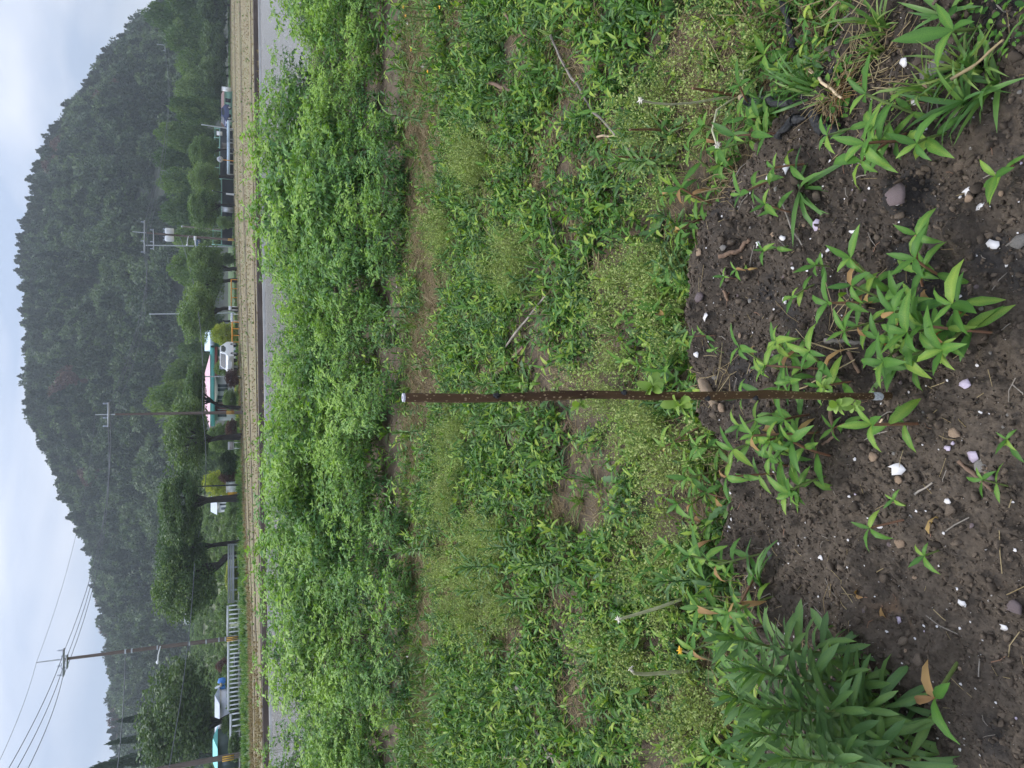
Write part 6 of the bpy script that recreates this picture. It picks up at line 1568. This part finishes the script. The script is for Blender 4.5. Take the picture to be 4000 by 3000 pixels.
# withered leaves
for i, (px, py, s_, lb) in enumerate(((3640, 2085, .07, 'pale half withered leaf on the left soil'), (3390, 2330, .06, 'brown curled leaf below the left weeds'), (3455, 2370, .05, 'green striped fallen leaf among brown ones at left'), (2860, 1850, .05, 'rusty withered leaf at the left rim'), (3560, 420, .05, 'tan withered leaf in the corner'), (2745, 110, .05, 'pale brown curled leaf near the top right'))):
    p = gpt(px, py); root = empty('withered_leaf', p + Vector((0, 0, .008))); child_leaf(root, LANCE_DRY, (math.cos(i * 1.7), math.sin(i * 1.7), .25), (0, 0, 0), s_, .3, 'blade'); mb = MB(); mb.tube([(0, 0, -.004), (-.008 * math.cos(i * 1.7), -.008 * math.sin(i * 1.7), -.004)], .0012, 4); mb.build('stalk', M_STEMRED, root); tag(root, lb, 'leaf')
# dry root clump in the right corner
g = np.random.default_rng(8); p = gpt(3270, 385); root = empty('dry_root_clump', p); mb = MB()
for i in range(70):
    a = g.random() * 6.28; L = g.uniform(.03, .09); b = np.array((g.normal(0, .02), g.normal(0, .02), .005)); d = np.array((math.cos(a), math.sin(a), g.uniform(0, 1.0))); mb.tube([b, b + d * L * .5 + g.normal(0, .006, 3), b + d * L + np.array((0, 0, -.02))], .0011, 3, g.random(), False)
mb.build('stalks', M_STRAW, root); mb = MB()
for i in range(40):
    a = g.random() * 6.28; L = g.uniform(.03, .08); b = np.array((g.normal(0, .01), g.normal(-.03, .01), .006)); mb.tube([b, b + np.array((math.cos(a) * L * .5, math.sin(a) * L * .5, .01)), b + np.array((math.cos(a) * L, math.sin(a) * L, .002))], .001, 3, g.random(), False)
mb.build('roots', M_DRYLEAF, root); tag(root, 'uprooted dry brown root clump beside the charred wood', 'dead plant')

# ------------------------------------------------------------------ far grass, stubble and terraces
C_FARG = proto_collection('far_grass', [tuft_mesh(300 + k, 26, 0.55, M_GRASS, (0, 1), .45, 1.6) for k in range(4)] )
C_FARS = proto_collection('far_straw', [tuft_mesh(320 + k, 22, 0.4, M_STRAW, (0, 1), .6, 1.8) for k in range(4)])
g = np.random.default_rng(31)
n = 7000; x = g.uniform(-48, 120, n); off = g.random(n); ff_ = field_far(x); y = ff_ - .5 + off * np.minimum(road_y(x) - ff_ + 1.0, 9.0); k = y < 175; x, y = x[k], y[k]; n = len(x)
s_ = g.uniform(.45, 1.1, n) * (1 + .6 * (x < -24)); scatter('verge_grass', C_FARG, np.stack([x, y, gz(x, y)], -1), rand_rot(n, .1, g), np.repeat(s_[:, None], 3, 1), g.integers(0, 4, n), g.random(n), 'green grass on the bank between field and road', 'grass')
n = 5200; x = g.uniform(-45, 110, n); y = field_far(x) - 1.6 + g.random(n) ** 1.5 * 2.2; s_ = g.uniform(.4, .9, n); scatter('dry_verge_grass', C_FARS, np.stack([x, y, gz(x, y) + .05], -1), rand_rot(n, .1, g), np.repeat(s_[:, None], 3, 1), g.integers(0, 4, n), g.random(n), 'yellow dry grass along the far field edge', 'grass')
n = 24000; S = g.random(n); x = g.uniform(-40, 105, n); a_, b_ = water_far(x) + 1.3, field_far(x); y = a_ + S * (b_ - a_); rowk = np.round(y / .6) * .6; y = rowk + g.normal(0, .16, n)
k = (fbm(x * .12, y * .3, 3, 33) > .34) & (np.min(np.abs(((y - a_) / (b_ - a_))[:, None] - np.array((.06, .33, .37, .62, .66, .9))[None]), 1) > .012); x, y = x[k], y[k]; n = len(x); s_ = g.uniform(.12, .30, n) * (1 + .8 * ((x < -12) & (y < 46))); scatter('field_stubble', C_FARS, np.stack([x, y, np.full(n, Z_FIELD)], -1), rand_rot(n, .2, g), np.repeat(s_[:, None], 3, 1), g.integers(0, 4, n), g.random(n), 'short dry stubble standing in rows on the field', 'stubble')
n = 2600; x = g.uniform(-40, 100, n); a_, b_ = water_far(x) + 1.3, field_far(x); S = g.random(n); y = a_ + S * (b_ - a_); k = (fbm(x * .1, y * .4, 3, 35) > .55) | (x < -20) & (y > 44); x, y = x[k], y[k]; n = len(x); s_ = g.uniform(.15, .4, n) * (1 + 1.2 * ((x < -20) & (y > 44))); scatter('field_weeds', C_FARG, np.stack([x, y, np.full(n, Z_FIELD)], -1), rand_rot(n, .2, g), np.repeat(s_[:, None], 3, 1), g.integers(0, 4, n), g.random(n), 'green weeds sprouting in the stubble field', 'weeds')
C_BUSH = proto_collection('bush', [mesh_np('bush', *(lambda q: (q[0] + np.array((0, 0, .7)), q[1]))(crown_template(340 + k, 18, 40, .2, bottom=-.4)[:2]), M_TREELIGHT, np.full(18 * 40 * 4, .5)) for k in range(3)])
n = 3600; x = g.uniform(-60, -8, n); y = 68 + np.floor(g.random(n) * 13) * 9 + g.choice([1.5, 4.0], n) + g.normal(0, .35, n); k = fbm(x * .12, y * .5, 2, 37) > .36; x, y = x[k], y[k]; n = len(x); s_ = g.uniform(.25, .62, n); scatter('terrace_crops', C_BUSH, np.stack([x, y, terrace_z(x, y)], -1), rand_rot(n, .1, g), np.stack([s_ * 1.3, s_, s_], -1), g.integers(0, 3, n), g.random(n), 'rows of green crops on the terraces behind the road', 'crops')
n = 500; x = g.uniform(-4, 8, n); y = field_far(x) + 2 + g.random(n) * 2; mats_ = proto_collection('marigold', [mesh_np('marigold', *(lambda q: (q[0] * .5 + np.array((0, 0, .3)), q[1]))(crown_template(360, 10, 24, .3)[:2]), M_GOLD, np.full(10 * 24 * 4, .9))]); s_ = g.uniform(.25, .5, n); k = g.random(n) < .5; scatter('flower_border', mats_, np.stack([x, y, gz(x, y)], -1)[k], rand_rot(n, .1, g)[k], np.repeat(s_[:, None], 3, 1)[k], np.zeros(n, int)[k], g.random(n)[k], 'orange yellow flowers edging the road before the house', 'flowers')

n = 1500; x = g.uniform(-30, 45, n); y = water_far(x) + g.choice([.45, .8, 1.4], n) + g.normal(0, .12, n); k = fbm(x * .5, y * 0, 3, 39) > .48; x, y = x[k], y[k]; n = len(x); s_ = g.uniform(.2, .5, n); scatter('ditch_grass', C_FARS, np.stack([x, y, np.maximum(gz(x, y), -.28)], -1), rand_rot(n, .2, g), np.repeat(s_[:, None], 3, 1), g.integers(0, 4, n), g.random(n), 'tufts of dry grass along the ditch edge', 'grass')
# ------------------------------------------------------------------ damp air between here and the hill
def haze_box():
    m = bpy.data.materials.new('haze'); m.use_nodes = True; nt = m.node_tree; nt.nodes.clear()
    o_ = nt.nodes.new('ShaderNodeOutputMaterial'); v = nt.nodes.new('ShaderNodeVolumePrincipled')
    v.inputs['Color'].default_value = (.82, .90, .97, 1); v.inputs['Density'].default_value = HAZE; v.inputs['Anisotropy'].default_value = .1
    nt.links.new(v.outputs[0], o_.inputs['Volume'])
    mb = MB(); mb.box((0, 700, 72), (3000, 1800, 152)); o = link('haze', mesh_np('haze', *mb.arrays()[:2], m)); return tag(o, kind='stuff')
HAZE = 0.0005
haze_box()
